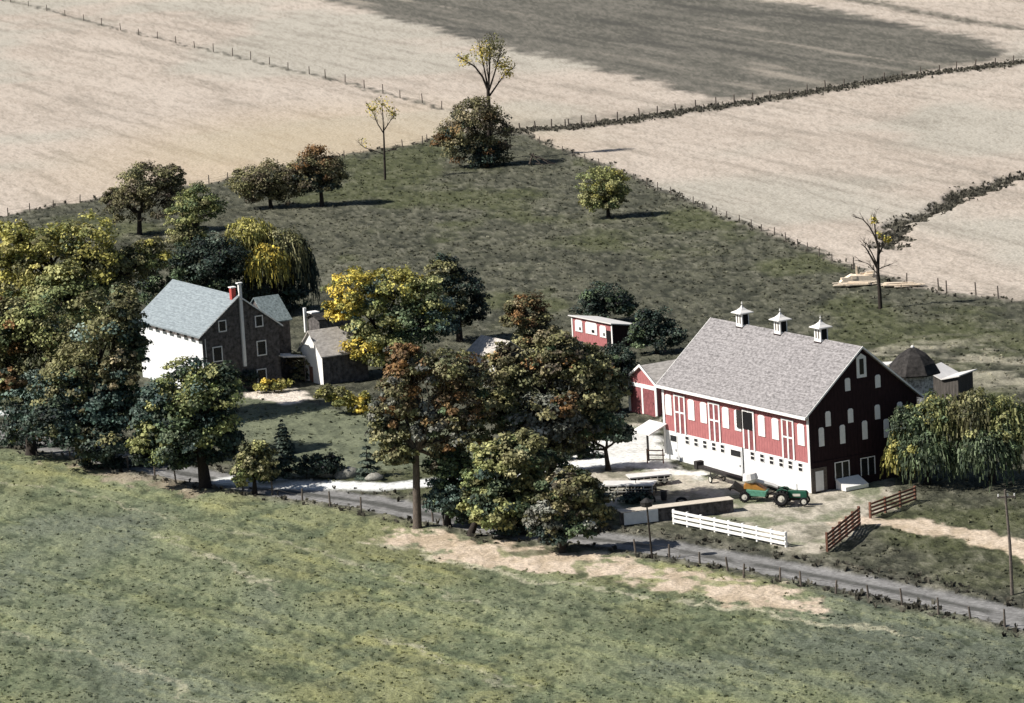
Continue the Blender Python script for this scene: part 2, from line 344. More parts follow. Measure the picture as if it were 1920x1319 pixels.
col = mixc(col, one*C(.36, .335, .26)*(.6+.8*n3[:, None]), m_rp*.8)
yc = mixc(one*C(.20, .19, .145), one*C(.46, .42, .35), sstep(.35, .62, n2*.6+n3*.4)); yc = mixc(yc, one*C(.15, .17, .10), sstep(.55, .68, fbm(GX/4, GY/5, 60))*.8)
col = mixc(col, yc, m_yard); col = mixc(col, one*C(.62, .61, .58)*(.75+.5*n3[:, None]), m_wy)
bc = mixc(one*C(.42, .34, .25), one*C(.60, .50, .40), sstep(.3, .7, n3*.5+n2*.5))
grs = sstep(.60, .68, fbm(GX/1.6, GY/2.6, 61, 4))
col = mixc(col, bc, m_b1*(1-grs*.85)); col = mixc(col, bc*.7, m_b2*(1-grs*.7)*.75); col = mixc(col, bc*1.0, m_lane*.95); col = mixc(col, one*C(.70, .63, .55), m_patch)
TRK = [[(-50, 900), (150, 925), (400, 985), (650, 1050), (900, 1130)], [(-50, 1180), (100, 1205), (250, 1250), (350, 1298)], [(1000, 1290), (880, 1250), (700, 1190)], [(300, 1008), (400, 1045), (470, 1075), (540, 1110)], [(350, 1298), (420, 1330)], [(680, 1014), (780, 1030), (900, 1065), (1000, 1090), (1130, 1100), (1300, 1130), (1500, 1160), (1720, 1190)]]
for k, t in enumerate(TRK): col = mixc(col, one*C(.42, .40, .29), lmask(t, .14 if k < 5 else .3, .3, .5, 70+k)*(.7 if k < 3 else .9))
# verges and road
col = mixc(col, weed*1.3, sstep(5.2, 3.2, d_road)*.55*(1-m_b1))
rs = np.abs(d_road); rc = mixc(one*C(.15, .148, .145), one*C(.27, .265, .26), n3)
crown_ = sstep(.9, .35, np.abs(d_road+(n2-.5)*.9))
rc = mixc(rc, one*C(.085, .085, .08), crown_*sstep(.3, .5, n2*.5+n1*.5)*1.0)
col = mixc(col, rc, m_road); col = mixc(col, one*C(.66, .67, .66)*(.8+.4*n3[:, None]), m_drive)
smooth_m = np.clip(np.maximum.reduce([m_tan*.75, m_road*.9, m_drive, m_yard*.5, m_lane*.7, m_b1*.5, m_wy, m_lawn*.55]), 0, 1)
rgh = 1-smooth_m
# relief: tussocks and gentle swells, flat near the buildings
GZ = (n3-.5)*.26*(rgh*.9+.1)+(n2-.5)*.35*rgh-.06
GZ += m_gully*(-.5)+m_edge*.15*n3+m_f3*.25*n3
GZ += -.12*m_road
GZ = np.where((GY < 250) | (GY > 1000) | (np.abs(GX)/np.maximum(GY, 1) > .165), -.1, GZ)
idx = np.arange(NR*NA).reshape(NR, NA)
a_ = idx[:-1, :]; b_ = idx[1:, :]
quads = np.stack([a_, np.roll(a_, -1, 1), np.roll(b_, -1, 1), b_], -1).reshape(-1, 4)[:, ::-1]
quads = np.concatenate([quads])
fc = lambda m_: m_[quads].mean(1)
lab = np.zeros(len(quads), int)                       # 0 meadow 1 pasture 2 stubble 3 streaked 4 road 5 farmyard 6 lane 7 driveway
lab[fc(m_fore) < .5] = 1
lab[fc(m_tan) > .5] = 2; lab[fc(m_pl) > .5] = 3; lab[fc(np.maximum(m_yard, m_wy)) > .5] = 5; lab[fc(m_lane) > .5] = 6
lab[fc(m_road) > .5] = 4; lab[fc(m_drive) > .5] = 7
names = ['ground', 'pasture', 'stubble_field', 'ploughed_field', 'road', 'farmyard', 'dirt_lane', 'driveway']
VV = np.stack([GX, GY, GZ], 1)
for k, nm in enumerate(names):
    q = quads[lab == k]
    if len(q) == 0: continue
    u, iv = np.unique(q, return_inverse=True)
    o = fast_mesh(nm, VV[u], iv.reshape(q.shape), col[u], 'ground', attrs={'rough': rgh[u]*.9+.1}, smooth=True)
    o['kind'] = 'structure'
cen = MB(); cen.tube([(0, 0, -.2), (0, 0, -.1)], 20.2, 40).build('ground', mat('near_soil', (.1, .12, .07)))['kind'] = 'structure'

# ---------------------------------------------------------------- tufts of grass and weeds (stuff)
RNG = np.random.default_rng(7)
def tufts(name, pts, hts, wid, cols, label, lean=.35):
    n = len(pts); B = 3
    az = RNG.uniform(0, math.tau, (n, B)); dx, dy = np.cos(az), np.sin(az)
    w = wid[:, None]*RNG.uniform(.6, 1.2, (n, B)); h = hts[:, None]*RNG.uniform(.6, 1.2, (n, B))
    p = pts[:, None, :]
    L = np.stack([p[..., 0]-dx*w, p[..., 1]-dy*w, p[..., 2]+0*w-.05], -1); Rr = np.stack([p[..., 0]+dx*w, p[..., 1]+dy*w, p[..., 2]+0*w-.05], -1)
    ox, oy = RNG.normal(0, lean, (n, B))*h, RNG.normal(0, lean, (n, B))*h
    T1 = np.stack([p[..., 0]+dx*w*.8+ox, p[..., 1]+dy*w*.8+oy, p[..., 2]+h], -1)
    T0 = np.stack([p[..., 0]-dx*w*.9+ox*1.2, p[..., 1]-dy*w*.9+oy*1.2, p[..., 2]+h*.7], -1)
    V = np.stack([L, Rr, T1, T0], 2).reshape(-1, 3); Fc = np.arange(len(V)).reshape(-1, 4)
    cc = np.repeat(cols, B*4, 0); o = fast_mesh(name, V, Fc, cc, 'weed'); tag(o, label, 'grass', kind='stuff'); return o
flat = VV
def pick(mask, n, dens_pow=1.0):
    area = (RR**3/400.).ravel()                     # cell area grows with distance
    w = mask*area; w = np.where((np.abs(GX)/np.maximum(GY, 1) < .155) & (GY > 262) & (GY < 900), w, 0)
    i = RNG.choice(len(w), n, p=w/w.sum()); j = VV[i].copy()
    cell = (RR.ravel()[i]/400.); j[:, 0] += RNG.normal(0, .25, n)*cell; j[:, 1] += RNG.normal(0, .6, n)*cell
    return i, j
bare = np.clip(1-np.maximum.reduce([m_b1, m_road, m_drive, m_yard, m_lane]), 0, 1)
i, p = pick(m_fore*bare*(.25+sstep(.35, .7, n3))*np.where(GY < 330, 1, .5), 7000)
tufts('meadow_grass', p, RNG.uniform(.04, .16, len(i)), RNG.uniform(.06, .2, len(i)), col[i]*RNG.uniform(1.0, 1.9, (len(i), 1)), 'tussocky yellow green grass across the foreground meadow')
i, p = pick((1-m_fore)*(1-m_tan)*bare*(.3+sstep(.4, .7, n2)), 15000)
tufts('pasture_grass', p, RNG.uniform(.06, .24, len(i)), RNG.uniform(.07, .24, len(i)), col[i]*RNG.uniform(.9, 2.3, (len(i), 1)), 'rough dark grass across the pasture between the fields')
wl = np.maximum.reduce([m_f1*.0, m_f3*.6, m_edge*.12, m_gully*.8, sstep(5.2, 3.0, d_road)*(1-m_road)*.16*bare])
i, p = pick(wl, 5500)
tufts('fence_line_weeds', p, RNG.uniform(.12, .5, len(i)), RNG.uniform(.07, .24, len(i)), np.array([[.085, .08, .064]])*RNG.uniform(.5, 2.6, (len(i), 1)), 'tall dry weeds growing along the fence lines and gully')

# ---------------------------------------------------------------- trees
PAL = {
 'yellow': [(.34, .31, .06), (.27, .26, .06), (.42, .38, .11), (.13, .14, .04)],
 'gold': [(.54, .41, .04), (.42, .34, .04), (.25, .24, .05), (.16, .16, .04)],
 'ygreen': [(.23, .24, .08), (.16, .19, .065), (.32, .32, .12), (.09, .12, .05)],
 'olive': [(.16, .155, .06), (.20, .19, .08), (.09, .095, .045), (.28, .26, .13)],
 'brown': [(.122, .112, .05), (.165, .15, .068), (.085, .07, .045), (.24, .20, .11)],
 'rust': [(.20, .105, .035), (.17, .10, .04), (.12, .085, .04), (.25, .16, .06)],
 'green': [(.065, .095, .045), (.10, .14, .065), (.045, .065, .04), (.16, .20, .11)],
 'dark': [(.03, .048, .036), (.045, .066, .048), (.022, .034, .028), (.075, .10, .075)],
 'grey': [(.14, .145, .115), (.19, .19, .155), (.09, .095, .08), (.26, .26, .22)],
 'bluegreen': [(.06, .10, .082), (.10, .15, .12), (.035, .06, .05), (.20, .26, .22)],
}
for _k in PAL:
    PAL[_k] = [tuple(1.25*(.86*v+.14*sum(t)/3) for v in t) for t in PAL[_k]]
def leaf_quads(P, N, size):
    n = len(P); r1 = RNG.normal(size=(n, 3)); N = N/np.linalg.norm(N, axis=1, keepdims=True)
    A = np.cross(N, r1); A /= np.linalg.norm(A, axis=1, keepdims=True)+1e-9; B = np.cross(N, A)
    s = size[:, None]; k = lambda a: RNG.uniform(a, 1, (n, 1))
    V = np.stack([P-A*s*k(.5)-B*s*.35, P+A*s*.3-B*s*k(.5), P+A*s*k(.6)+B*s*.3, P-A*s*.25+B*s*k(.6)+N*s*.25], 1)
    return V.reshape(-1, 3)
def crown_mesh(lobes, scale_leaf=.26, dens=1.0):
    """lobes: (centre, (rx, ry, rz), palette)"""
    Ps, Ns, Cs, Ss = [], [], [], []
    pals = [l[2] for l in lobes]; scale_leaf *= .62
    for c, r, pal in lobes:
        c = np.array(c); r = np.array(r)*1.1; rm = float(np.mean(r)); cr = max(.4, min(.95, rm*.25))
        n = int(max(9, dens*3.3*(r[0]*r[1]+r[0]*r[2]+r[1]*r[2])/3/cr**2))
        d = RNG.normal(size=(n, 3)); d /= np.linalg.norm(d, axis=1, keepdims=True); d[:, 2] = np.where(d[:, 2] < -.85, -d[:, 2], d[:, 2])
        rr = RNG.uniform(.3, 1.0, (n, 1))**.6*RNG.uniform(.9, 1.16, (n, 1))
        cc = c+d*rr*r*.93
        for k in range(n):
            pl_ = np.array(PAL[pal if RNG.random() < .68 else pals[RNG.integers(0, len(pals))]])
            R1 = cr*RNG.uniform(.5, 1.5); m = int(58*(R1/cr)**2*max(1, (cr/.75)**2)*dens**.5)
            ax = np.array([1.15, 1.15, .6])*RNG.uniform(.75, 1.25, 3)
            e = RNG.normal(size=(m, 3)); e /= np.linalg.norm(e, axis=1, keepdims=True); q = e*(RNG.uniform(.1, 1.15, (m, 1))**.6)*R1*ax
            q[:, 2] -= .35*(q[:, 0]**2+q[:, 1]**2)/max(R1, .1)*.5
            Ps.append(cc[k]+q); Ns.append(e*.45+d[k]*.45+np.array([0, 0, .45])+RNG.normal(0, .5, (m, 3)))
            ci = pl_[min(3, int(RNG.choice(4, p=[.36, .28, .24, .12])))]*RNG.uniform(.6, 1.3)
            Cs.append(ci*RNG.uniform(.55, 1.5, (m, 1))+RNG.normal(0, .004, (m, 3))); Ss.append(RNG.uniform(.45, 1.0, m)**1.0*1.75*scale_leaf*RNG.uniform(.6, 1, m))
    P = np.concatenate(Ps); N = np.concatenate(Ns); Cc = np.clip(np.concatenate(Cs), .004, 1); S = np.concatenate(Ss)
    return leaf_quads(P, N, S), np.repeat(Cc, 4, 0)
def limb(mb, rnd, a, b, r0, r1, kink=.08, n=5, sides=6):
    a, b = Vector(a), Vector(b); L = (b-a).length; pts = []
    for i in range(n+1):
        t = i/n; p = a.lerp(b, t)
        if 0 < i < n: p += Vector((rnd.uniform(-1, 1), rnd.uniform(-1, 1), rnd.uniform(-.5, .5)))*L*kink
        pts.append(p)
    mb.tube(pts, [r0+(r1-r0)*(i/n) for i in range(n+1)], sides, cap=False); return pts
def tree(name, base, lobes, label, cat='tree', group='autumn trees around the farm', seed=1, leaf=.26, dens=1.0, tr=None, bark='bark', dY=0, droop=False, part='crown'):
    """base pixel of the trunk; lobes (cx, cy, half width, half height, palette[, depth offset m]) measured on the photo"""
    g = G(*base); Y = g[1]; s = ppm(Y); rnd = random.Random(seed)
    root = empty(name, tuple(g), 0, label, cat, group)
    LB = []
    for lb in lobes:
        cx, cy, hw, hh, pal = lb[:5]; off = lb[5] if len(lb) > 5 else 0
        c = PY(cx, cy, Y+off)-g; LB.append((c, (hw/s, min(hw, hh*1.3)/s*.95, hh/s), pal))
    top = max(c[2]+r[2]*.3 for c, r, _ in LB); low = min(c[2]-r[2] for c, r, _ in LB)
    tr = tr or max(.16, .028*(top+2)+.05)
    mb = MB(); cx = sum(c[0] for c, _, _ in LB)/len(LB)*.5; fork = max(.8, low+.25*(top-low))
    trunk = [Vector((0, 0, -.4)), Vector((0, 0, .25)), Vector((cx*.15, 0, fork*.5)), Vector((cx*.35, 0, fork))]
    mb.tube(trunk, [tr*1.7, tr*1.15, tr*.95, tr*.8], 9, cap=False)
    for c, r, _ in LB:
        p = limb(mb, rnd, trunk[-1], c, tr*.62, tr*.2, .06)
        for k in range(5):
            e = Vector(c)+Vector((rnd.uniform(-1, 1)*r[0], rnd.uniform(-1, 1)*r[1], rnd.uniform(-.3, .9)*r[2]))*.8
            limb(mb, rnd, p[2+k % 3], e, tr*.24, .03, .07, 4, 5)
    mb.build('trunk', bark, root, smooth=True)
    if droop: V, Cc = droop_mesh(LB, leaf)
    else: V, Cc = crown_mesh(LB, leaf, dens)
    fast_mesh(part, V, np.arange(len(V)).reshape(-1, 4), Cc, 'leaf', root)
    return root
def droop_mesh(LB, leaf):
    Vs, Cs = [], []
    for c, r, pal in LB:
        c = np.array(c); r = np.array(r); n = int(44*(r[0]*r[1]+r[0]*r[2])/2); pl_ = np.array(PAL[pal])
        d = RNG.normal(size=(n, 3)); d[:, 2] = np.abs(d[:, 2])*.9-.1; d /= np.linalg.norm(d, axis=1, keepdims=True)
        top = c+d*r*RNG.uniform(.55, 1, (n, 1)); L = r[2]*RNG.uniform(.35, 1.25, n)*(1.25-np.abs(d[:, 2])*.55)
        L = np.minimum(L, np.maximum(.4, top[:, 2]-RNG.uniform(.2, 1.8, n))); az = RNG.uniform(0, math.tau, n)
        ci = pl_[RNG.integers(0, 4, n)]*RNG.uniform(.35, 1.3, (n, 1)); K = 6
        for k in range(K):
            t0, t1 = k/K, (k+1.25)/K; w = .10*(1-.4*t0)*RNG.uniform(.5, 1.4, n); a2 = az+RNG.uniform(-1, 1, n)
            j = RNG.normal(0, .10, (n, 3))
            o0 = d*np.array([1, 1, 0])*(.5*t0**.5)+j; o1 = d*np.array([1, 1, 0])*(.5*t1**.5)+j
            A = np.stack([np.cos(a2)*w, np.sin(a2)*w, 0*w], 1); z0 = np.stack([0*L, 0*L, L*t0], 1); z1 = np.stack([0*L, 0*L, L*t1], 1)
            V = np.stack([top+o0-z0-A, top+o0-z0+A*.6, top+o1-z1+A, top+o1-z1-A*.4], 1)
            Vs.append(V.reshape(-1, 3)); Cs.append(np.repeat(np.clip(ci*RNG.uniform(.7, 1.3, (n, 1)), .004, 1), 4, 0))
    V1, C1 = crown_mesh([(c+np.array([0, 0, r[2]*.2]), r*np.array([.85, .85, .7]), pal) for c, r, pal in LB], .2, .8)
    return np.concatenate(Vs+[V1]), np.concatenate(Cs+[C1])
def bare_tree(name, base, top, limbs, label, leaves, seed=1, tr=.17, twigs=7, group='nearly bare trees on the pasture edge'):
    """limbs: pixel polylines; leaves: (cx, cy, r_px, count, palette)"""
    g = G(*base); Y = g[1]; s = ppm(Y); rnd = random.Random(seed); root = empty(name, tuple(g), 0, label, 'tree', group); mb = MB(); ends = []
    for k, (pl_, r0, r1) in enumerate(limbs):
        yo = [rnd.uniform(-.4, .4) for _ in pl_]; acc = 0; pts = []
        for i, (x, y) in enumerate(pl_):
            if k == 0: o = 0
            else: acc += rnd.uniform(-.35, .35) if i else 0; o = acc
            p = PY(x, y, Y)-g; p[1] += o; pts.append(Vector(p))
        if k == 0: pts[0].z = -.4
        n = len(pts); mb.tube(pts, [r0+(r1-r0)*i/(n-1) for i in range(n)], 7, cap=False)
        for i in range(max(1, n//2), n):
            for t in range(twigs if k else 0):
                a = pts[i-1].lerp(pts[i], rnd.random()); dr = (pts[i]-pts[i-1]).normalized()
                d = (dr+Vector((rnd.uniform(-1, 1), rnd.uniform(-1, 1), rnd.uniform(-.3, .6)))*.8).normalized(); L = rnd.uniform(.5, 1.5)
                q = limb(mb, rnd, a, a+d*L, .035, .012, .08, 3, 4)
                for u in range(2):
                    d2 = (d+Vector((rnd.uniform(-1, 1), rnd.uniform(-1, 1), rnd.uniform(-.3, .6)))*.8).normalized(); limb(mb, rnd, q[2], q[2]+d2*L*.5, .016, .008, .05, 2, 3)
    mb.build('trunk', 'bark', root, smooth=True); P, N, Cs = [], [], []
    for cx, cy, r, n, pal in leaves:
        c = PY(cx, cy, Y)-g; e = RNG.normal(size=(n, 3)); e /= np.linalg.norm(e, axis=1, keepdims=True)
        P.append(c+e*RNG.uniform(0, 1, (n, 1))**.6*r/s); N.append(RNG.normal(size=(n, 3))+[-.4, -.2, .4]); Cs.append(np.array(PAL[pal])[RNG.integers(0, 3, n)]*RNG.uniform(.7, 1.3, (n, 1)))
    P = np.concatenate(P); V = leaf_quads(P, np.concatenate(N), RNG.uniform(.09, .2, len(P)))
    fast_mesh('crown', V, np.arange(len(V)).reshape(-1, 4), np.repeat(np.concatenate(Cs), 4, 0), 'leaf', root)
    return root
def conifer(name, base, top, hw, label, pal='dark', seed=1, layers=9, tag_='evergreen', group='small evergreens by the farm road'):
    g = G(*base); Y = g[1]; s = ppm(Y); root = empty(name, tuple(g), 0, label, tag_, group); hgt = (PY(top[0], top[1], Y)-g)[2]; w = hw/s
    MB().tube([(0, 0, -.3), (0, 0, hgt*.9)], [.12, .03], 7).build('trunk', 'bark', root)
    P, N, Cs = [], [], []; pl_ = np.array(PAL[pal])
    for k in range(layers):
        t = k/(layers-1); r = w*(1-t)**.8+.08; z = .12*hgt+t*hgt*.86; m = int(150*(1-t)+25)
        a = RNG.uniform(0, math.tau, m); q = RNG.uniform(.3, 1, m)**.6*r; dz = -q*.45+RNG.uniform(-.06, .06, m)
        P.append(np.stack([np.cos(a)*q, np.sin(a)*q, z+dz+.12], 1)); N.append(np.stack([np.cos(a)*.5, np.sin(a)*.5, np.full(m, .9)], 1)+RNG.normal(0, .25, (m, 3)))
        Cs.append(pl_[RNG.integers(0, 4, m)]*RNG.uniform(.7, 1.3, (m, 1)))
    P = np.concatenate(P); V = leaf_quads(P, np.concatenate(N), RNG.uniform(.12, .26, len(P)))
    fast_mesh('crown', V, np.arange(len(V)).reshape(-1, 4), np.repeat(np.concatenate(Cs), 4, 0), 'leaf', root); return root

# --- trees behind and around the house
tree('maple_tree', (150, 800), [(95, 480, 75, 62, 'yellow'), (165, 470, 62, 62, 'yellow'), (40, 520, 55, 60, 'yellow'), (215, 520, 48, 55, 'olive'), (110, 560, 90, 60, 'ygreen', -3), (250, 500, 42, 38, 'olive', 2), (30, 460, 40, 44, 'yellow'), (200, 570, 60, 44, 'ygreen', -2), (280, 480, 34, 34, 'olive', 2)], 'largest maple left of the farmhouse with a broad yellow green top', seed=1, leaf=.27)
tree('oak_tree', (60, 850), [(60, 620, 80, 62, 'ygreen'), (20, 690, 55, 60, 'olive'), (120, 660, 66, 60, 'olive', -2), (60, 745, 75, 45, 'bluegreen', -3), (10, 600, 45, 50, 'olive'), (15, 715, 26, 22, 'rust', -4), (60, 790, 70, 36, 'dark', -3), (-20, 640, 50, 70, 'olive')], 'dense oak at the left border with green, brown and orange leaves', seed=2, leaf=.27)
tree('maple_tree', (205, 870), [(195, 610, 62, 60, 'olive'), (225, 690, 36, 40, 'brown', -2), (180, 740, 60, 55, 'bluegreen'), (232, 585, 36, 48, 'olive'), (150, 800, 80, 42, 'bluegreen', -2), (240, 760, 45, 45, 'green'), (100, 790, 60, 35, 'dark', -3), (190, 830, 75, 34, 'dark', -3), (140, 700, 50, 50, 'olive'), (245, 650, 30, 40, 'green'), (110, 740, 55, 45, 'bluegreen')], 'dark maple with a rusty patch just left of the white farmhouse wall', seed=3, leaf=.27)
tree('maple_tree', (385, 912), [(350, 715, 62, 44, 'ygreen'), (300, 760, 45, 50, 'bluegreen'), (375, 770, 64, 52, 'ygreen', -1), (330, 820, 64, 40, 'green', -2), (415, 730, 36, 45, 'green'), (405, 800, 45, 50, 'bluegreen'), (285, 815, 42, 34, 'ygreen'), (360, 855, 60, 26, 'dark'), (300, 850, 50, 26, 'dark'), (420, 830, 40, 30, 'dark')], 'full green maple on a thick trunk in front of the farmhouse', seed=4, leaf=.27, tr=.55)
tree('small_tree', (478, 925), [(480, 860, 36, 34, 'olive'), (462, 885, 26, 26, 'ygreen'), (500, 880, 18, 24, 'olive')], 'small olive leaved tree beside the thick trunk of the front maple', seed=5, leaf=.22)
tree('hedgerow_tree', (262, 440), [(275, 340, 62, 34, 'olive'), (240, 385, 46, 38, 'brown'), (300, 375, 40, 46, 'brown'), (322, 332, 24, 26, 'brown'), (215, 378, 22, 24, 'brown')], 'broad brown tree on the pasture corner left of the stubble field', seed=6, leaf=.24)
tree('hedgerow_tree', (362, 462), [(370, 372, 46, 26, 'ygreen'), (345, 410, 34, 36, 'ygreen'), (385, 392, 34, 24, 'ygreen'), (352, 440, 40, 24, 'olive')], 'yellow green tree in front of the brown corner tree', seed=7, leaf=.24)
tree('apple_tree', (508, 390), [(500, 332, 44, 30, 'brown'), (462, 345, 34, 28, 'olive'), (535, 350, 32, 34, 'brown'), (500, 360, 40, 18, 'brown')], 'spreading brown orchard tree above a dark oval shadow', seed=8, leaf=.24, tr=.3)
tree('apple_tree', (604, 386), [(590, 305, 38, 30, 'rust'), (570, 325, 30, 32, 'brown'), (622, 325, 30, 32, 'brown'), (600, 345, 40, 18, 'dark')], 'rust brown orchard tree right of the spreading one', seed=9, leaf=.24, tr=.3)
tree('willow_tree', (520, 585), [(470, 440, 50, 34, 'yellow'), (530, 470, 52, 45, 'olive'), (560, 500, 32, 62, 'dark', 1), (500, 490, 42, 34, 'gold', -3), (450, 455, 34, 32, 'olive')], 'weeping willow with golden strands behind the farmhouse', seed=10, droop=True)
tree('spruce_tree', (400, 600), [(380, 490, 52, 40, 'dark'), (340, 500, 36, 40, 'green'), (420, 500, 44, 52, 'dark'), (380, 550, 70, 40, 'dark', 2), (440, 540, 60, 50, 'dark', 2), (500, 555, 60, 42, 'dark', 4), (295, 535, 34, 40, 'green'), (545, 545, 36, 45, 'dark', 3)], 'almost black green tree mass directly behind the farmhouse roof', seed=11, leaf=.25)
tree('apple_tree', (600, 432), [(500, 396, 1.2, 1.2, 'dark')], 'x', seed=12) if False else None
tree('hickory_tree', (725, 700), [(665, 550, 56, 44, 'gold'), (740, 545, 60, 38, 'yellow'), (790, 560, 40, 46, 'ygreen'), (650, 575, 40, 32, 'gold', -2), (700, 610, 52, 46, 'ygreen', -2), (770, 610, 56, 44, 'green', -1), (690, 655, 42, 30, 'gold', -3), (740, 660, 50, 32, 'ygreen', -3), (820, 600, 36, 40, 'bluegreen')], 'golden yellow tree right of the outbuildings', seed=13, leaf=.26)
tree('maple_tree', (862, 640), [(830, 505, 36, 28, 'olive'), (862, 535, 42, 34, 'dark'), (885, 575, 32, 34, 'dark', 1), (845, 580, 42, 34, 'dark')], 'dark green tree behind the golden tree', seed=14, leaf=.24)
tree('maple_tree', (990, 665), [(990, 585, 38, 34, 'rust'), (1010, 615, 32, 30, 'brown'), (962, 595, 26, 28, 'brown'), (990, 635, 36, 24, 'olive')], 'round rust brown tree left of the small red poultry house', seed=15, leaf=.22)
tree('yew_bush', (1133, 605), [(1135, 562, 50, 30, 'dark'), (1110, 570, 32, 24, 'dark'), (1165, 572, 26, 24, 'green')], 'rounded dark evergreen behind the red poultry house roof', 'bush', 'dark evergreens round the poultry house', 16, .22)
tree('yew_bush', (1232, 662), [(1220, 605, 42, 24, 'dark'), (1240, 632, 44, 26, 'dark'), (1200, 628, 24, 24, 'green')], 'rounded dark evergreen between poultry house and barn roof', 'bush', 'dark evergreens round the poultry house', 17, .22)
tree('field_tree', (1141, 408), [(1125, 340, 44, 28, 'ygreen'), (1150, 350, 34, 28, 'yellow'), (1115, 370, 34, 24, 'ygreen'), (1145, 375, 30, 22, 'olive')], 'lone yellow green tree standing on the open pasture', group='lone pasture trees', seed=18, leaf=.22)
tree('hedgerow_tree', (900, 312), [(890, 215, 44, 34, 'brown'), (860, 250, 46, 32, 'brown'), (925, 245, 36, 42, 'brown'), (890, 285, 52, 28, 'dark'), (920, 290, 36, 24, 'dark'), (835, 262, 24, 20, 'rust')], 'dense dark brown thicket tree at the meeting of the fences', seed=19, leaf=.24)
# --- trees in the centre
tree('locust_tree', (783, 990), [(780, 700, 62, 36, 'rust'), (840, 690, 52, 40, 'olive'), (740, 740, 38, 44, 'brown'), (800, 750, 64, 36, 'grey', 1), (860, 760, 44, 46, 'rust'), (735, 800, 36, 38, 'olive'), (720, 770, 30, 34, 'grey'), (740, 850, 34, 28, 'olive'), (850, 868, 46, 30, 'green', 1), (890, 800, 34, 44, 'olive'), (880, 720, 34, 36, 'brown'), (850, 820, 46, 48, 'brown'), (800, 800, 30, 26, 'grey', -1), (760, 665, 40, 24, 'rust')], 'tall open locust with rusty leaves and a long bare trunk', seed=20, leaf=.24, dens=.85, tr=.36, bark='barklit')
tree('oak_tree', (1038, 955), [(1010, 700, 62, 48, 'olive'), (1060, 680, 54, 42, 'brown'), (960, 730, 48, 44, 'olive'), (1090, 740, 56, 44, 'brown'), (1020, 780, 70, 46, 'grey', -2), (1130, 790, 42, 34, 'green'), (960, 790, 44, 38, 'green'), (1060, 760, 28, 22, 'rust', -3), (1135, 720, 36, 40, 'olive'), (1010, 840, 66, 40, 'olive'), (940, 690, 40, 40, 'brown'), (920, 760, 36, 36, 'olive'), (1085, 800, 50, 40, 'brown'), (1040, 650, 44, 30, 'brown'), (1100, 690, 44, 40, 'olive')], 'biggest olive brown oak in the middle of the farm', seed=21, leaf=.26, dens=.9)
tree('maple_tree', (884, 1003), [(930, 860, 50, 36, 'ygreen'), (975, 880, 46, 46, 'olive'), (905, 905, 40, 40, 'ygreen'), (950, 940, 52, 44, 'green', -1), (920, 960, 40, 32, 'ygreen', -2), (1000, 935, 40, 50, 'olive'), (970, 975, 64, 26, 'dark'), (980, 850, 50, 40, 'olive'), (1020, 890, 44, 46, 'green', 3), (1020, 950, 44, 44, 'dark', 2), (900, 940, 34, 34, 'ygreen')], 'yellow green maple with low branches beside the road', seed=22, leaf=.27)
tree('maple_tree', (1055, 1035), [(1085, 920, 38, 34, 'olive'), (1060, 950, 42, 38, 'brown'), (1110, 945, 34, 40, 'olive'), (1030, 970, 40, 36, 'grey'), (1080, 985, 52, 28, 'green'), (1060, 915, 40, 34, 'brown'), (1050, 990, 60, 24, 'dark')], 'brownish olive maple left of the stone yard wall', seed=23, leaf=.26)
tree('cedar_tree', (840, 985), [(845, 900, 38, 34, 'bluegreen'), (835, 935, 38, 36, 'bluegreen'), (862, 945, 34, 34, 'green'), (850, 870, 30, 26, 'green')], 'blue green cedar between the tall locust and the road maple', seed=24, leaf=.24)
tree('cedar_tree', (1160, 770), [(1160, 680, 34, 34, 'dark'), (1165, 720, 36, 36, 'dark'), (1130, 740, 30, 30, 'green')], 'dark cedar left of the red wagon shed', seed=25, leaf=.24)
tree('maple_tree', (1140, 880), [(1140, 800, 38, 26, 'dark'), (1100, 815, 40, 30, 'green'), (1165, 815, 24, 18, 'dark'), (1080, 840, 40, 24, 'dark')], 'low dark tree added in place of shade on the bright yard behind the oak', seed=26, leaf=.24)  # dark tree added where the oak's shadow lies on the yard
tree('plum_tree', (905, 720), [(905, 705, 16, 18, 'dark'), (876, 690, 18, 18, 'brown'), (885, 712, 20, 18, 'brown')], 'small brown tree in front of the little tan roofed shed', seed=27, leaf=.22)
tree('willow_tree', (1740, 905), [(1715, 800, 46, 50, 'green'), (1760, 785, 48, 56, 'ygreen'), (1692, 850, 34, 40, 'yellow'), (1740, 850, 55, 45, 'green', -2)], 'weeping willow touching the shaded end of the barn', seed=28, droop=True)
tree('willow_tree', (1860, 905), [(1825, 775, 48, 50, 'olive'), (1880, 795, 52, 58, 'ygreen'), (1850, 845, 60, 45, 'green', -2), (1925, 810, 44, 55, 'ygreen')], 'weeping willow at the right border beside the barn willow', seed=29, droop=True)
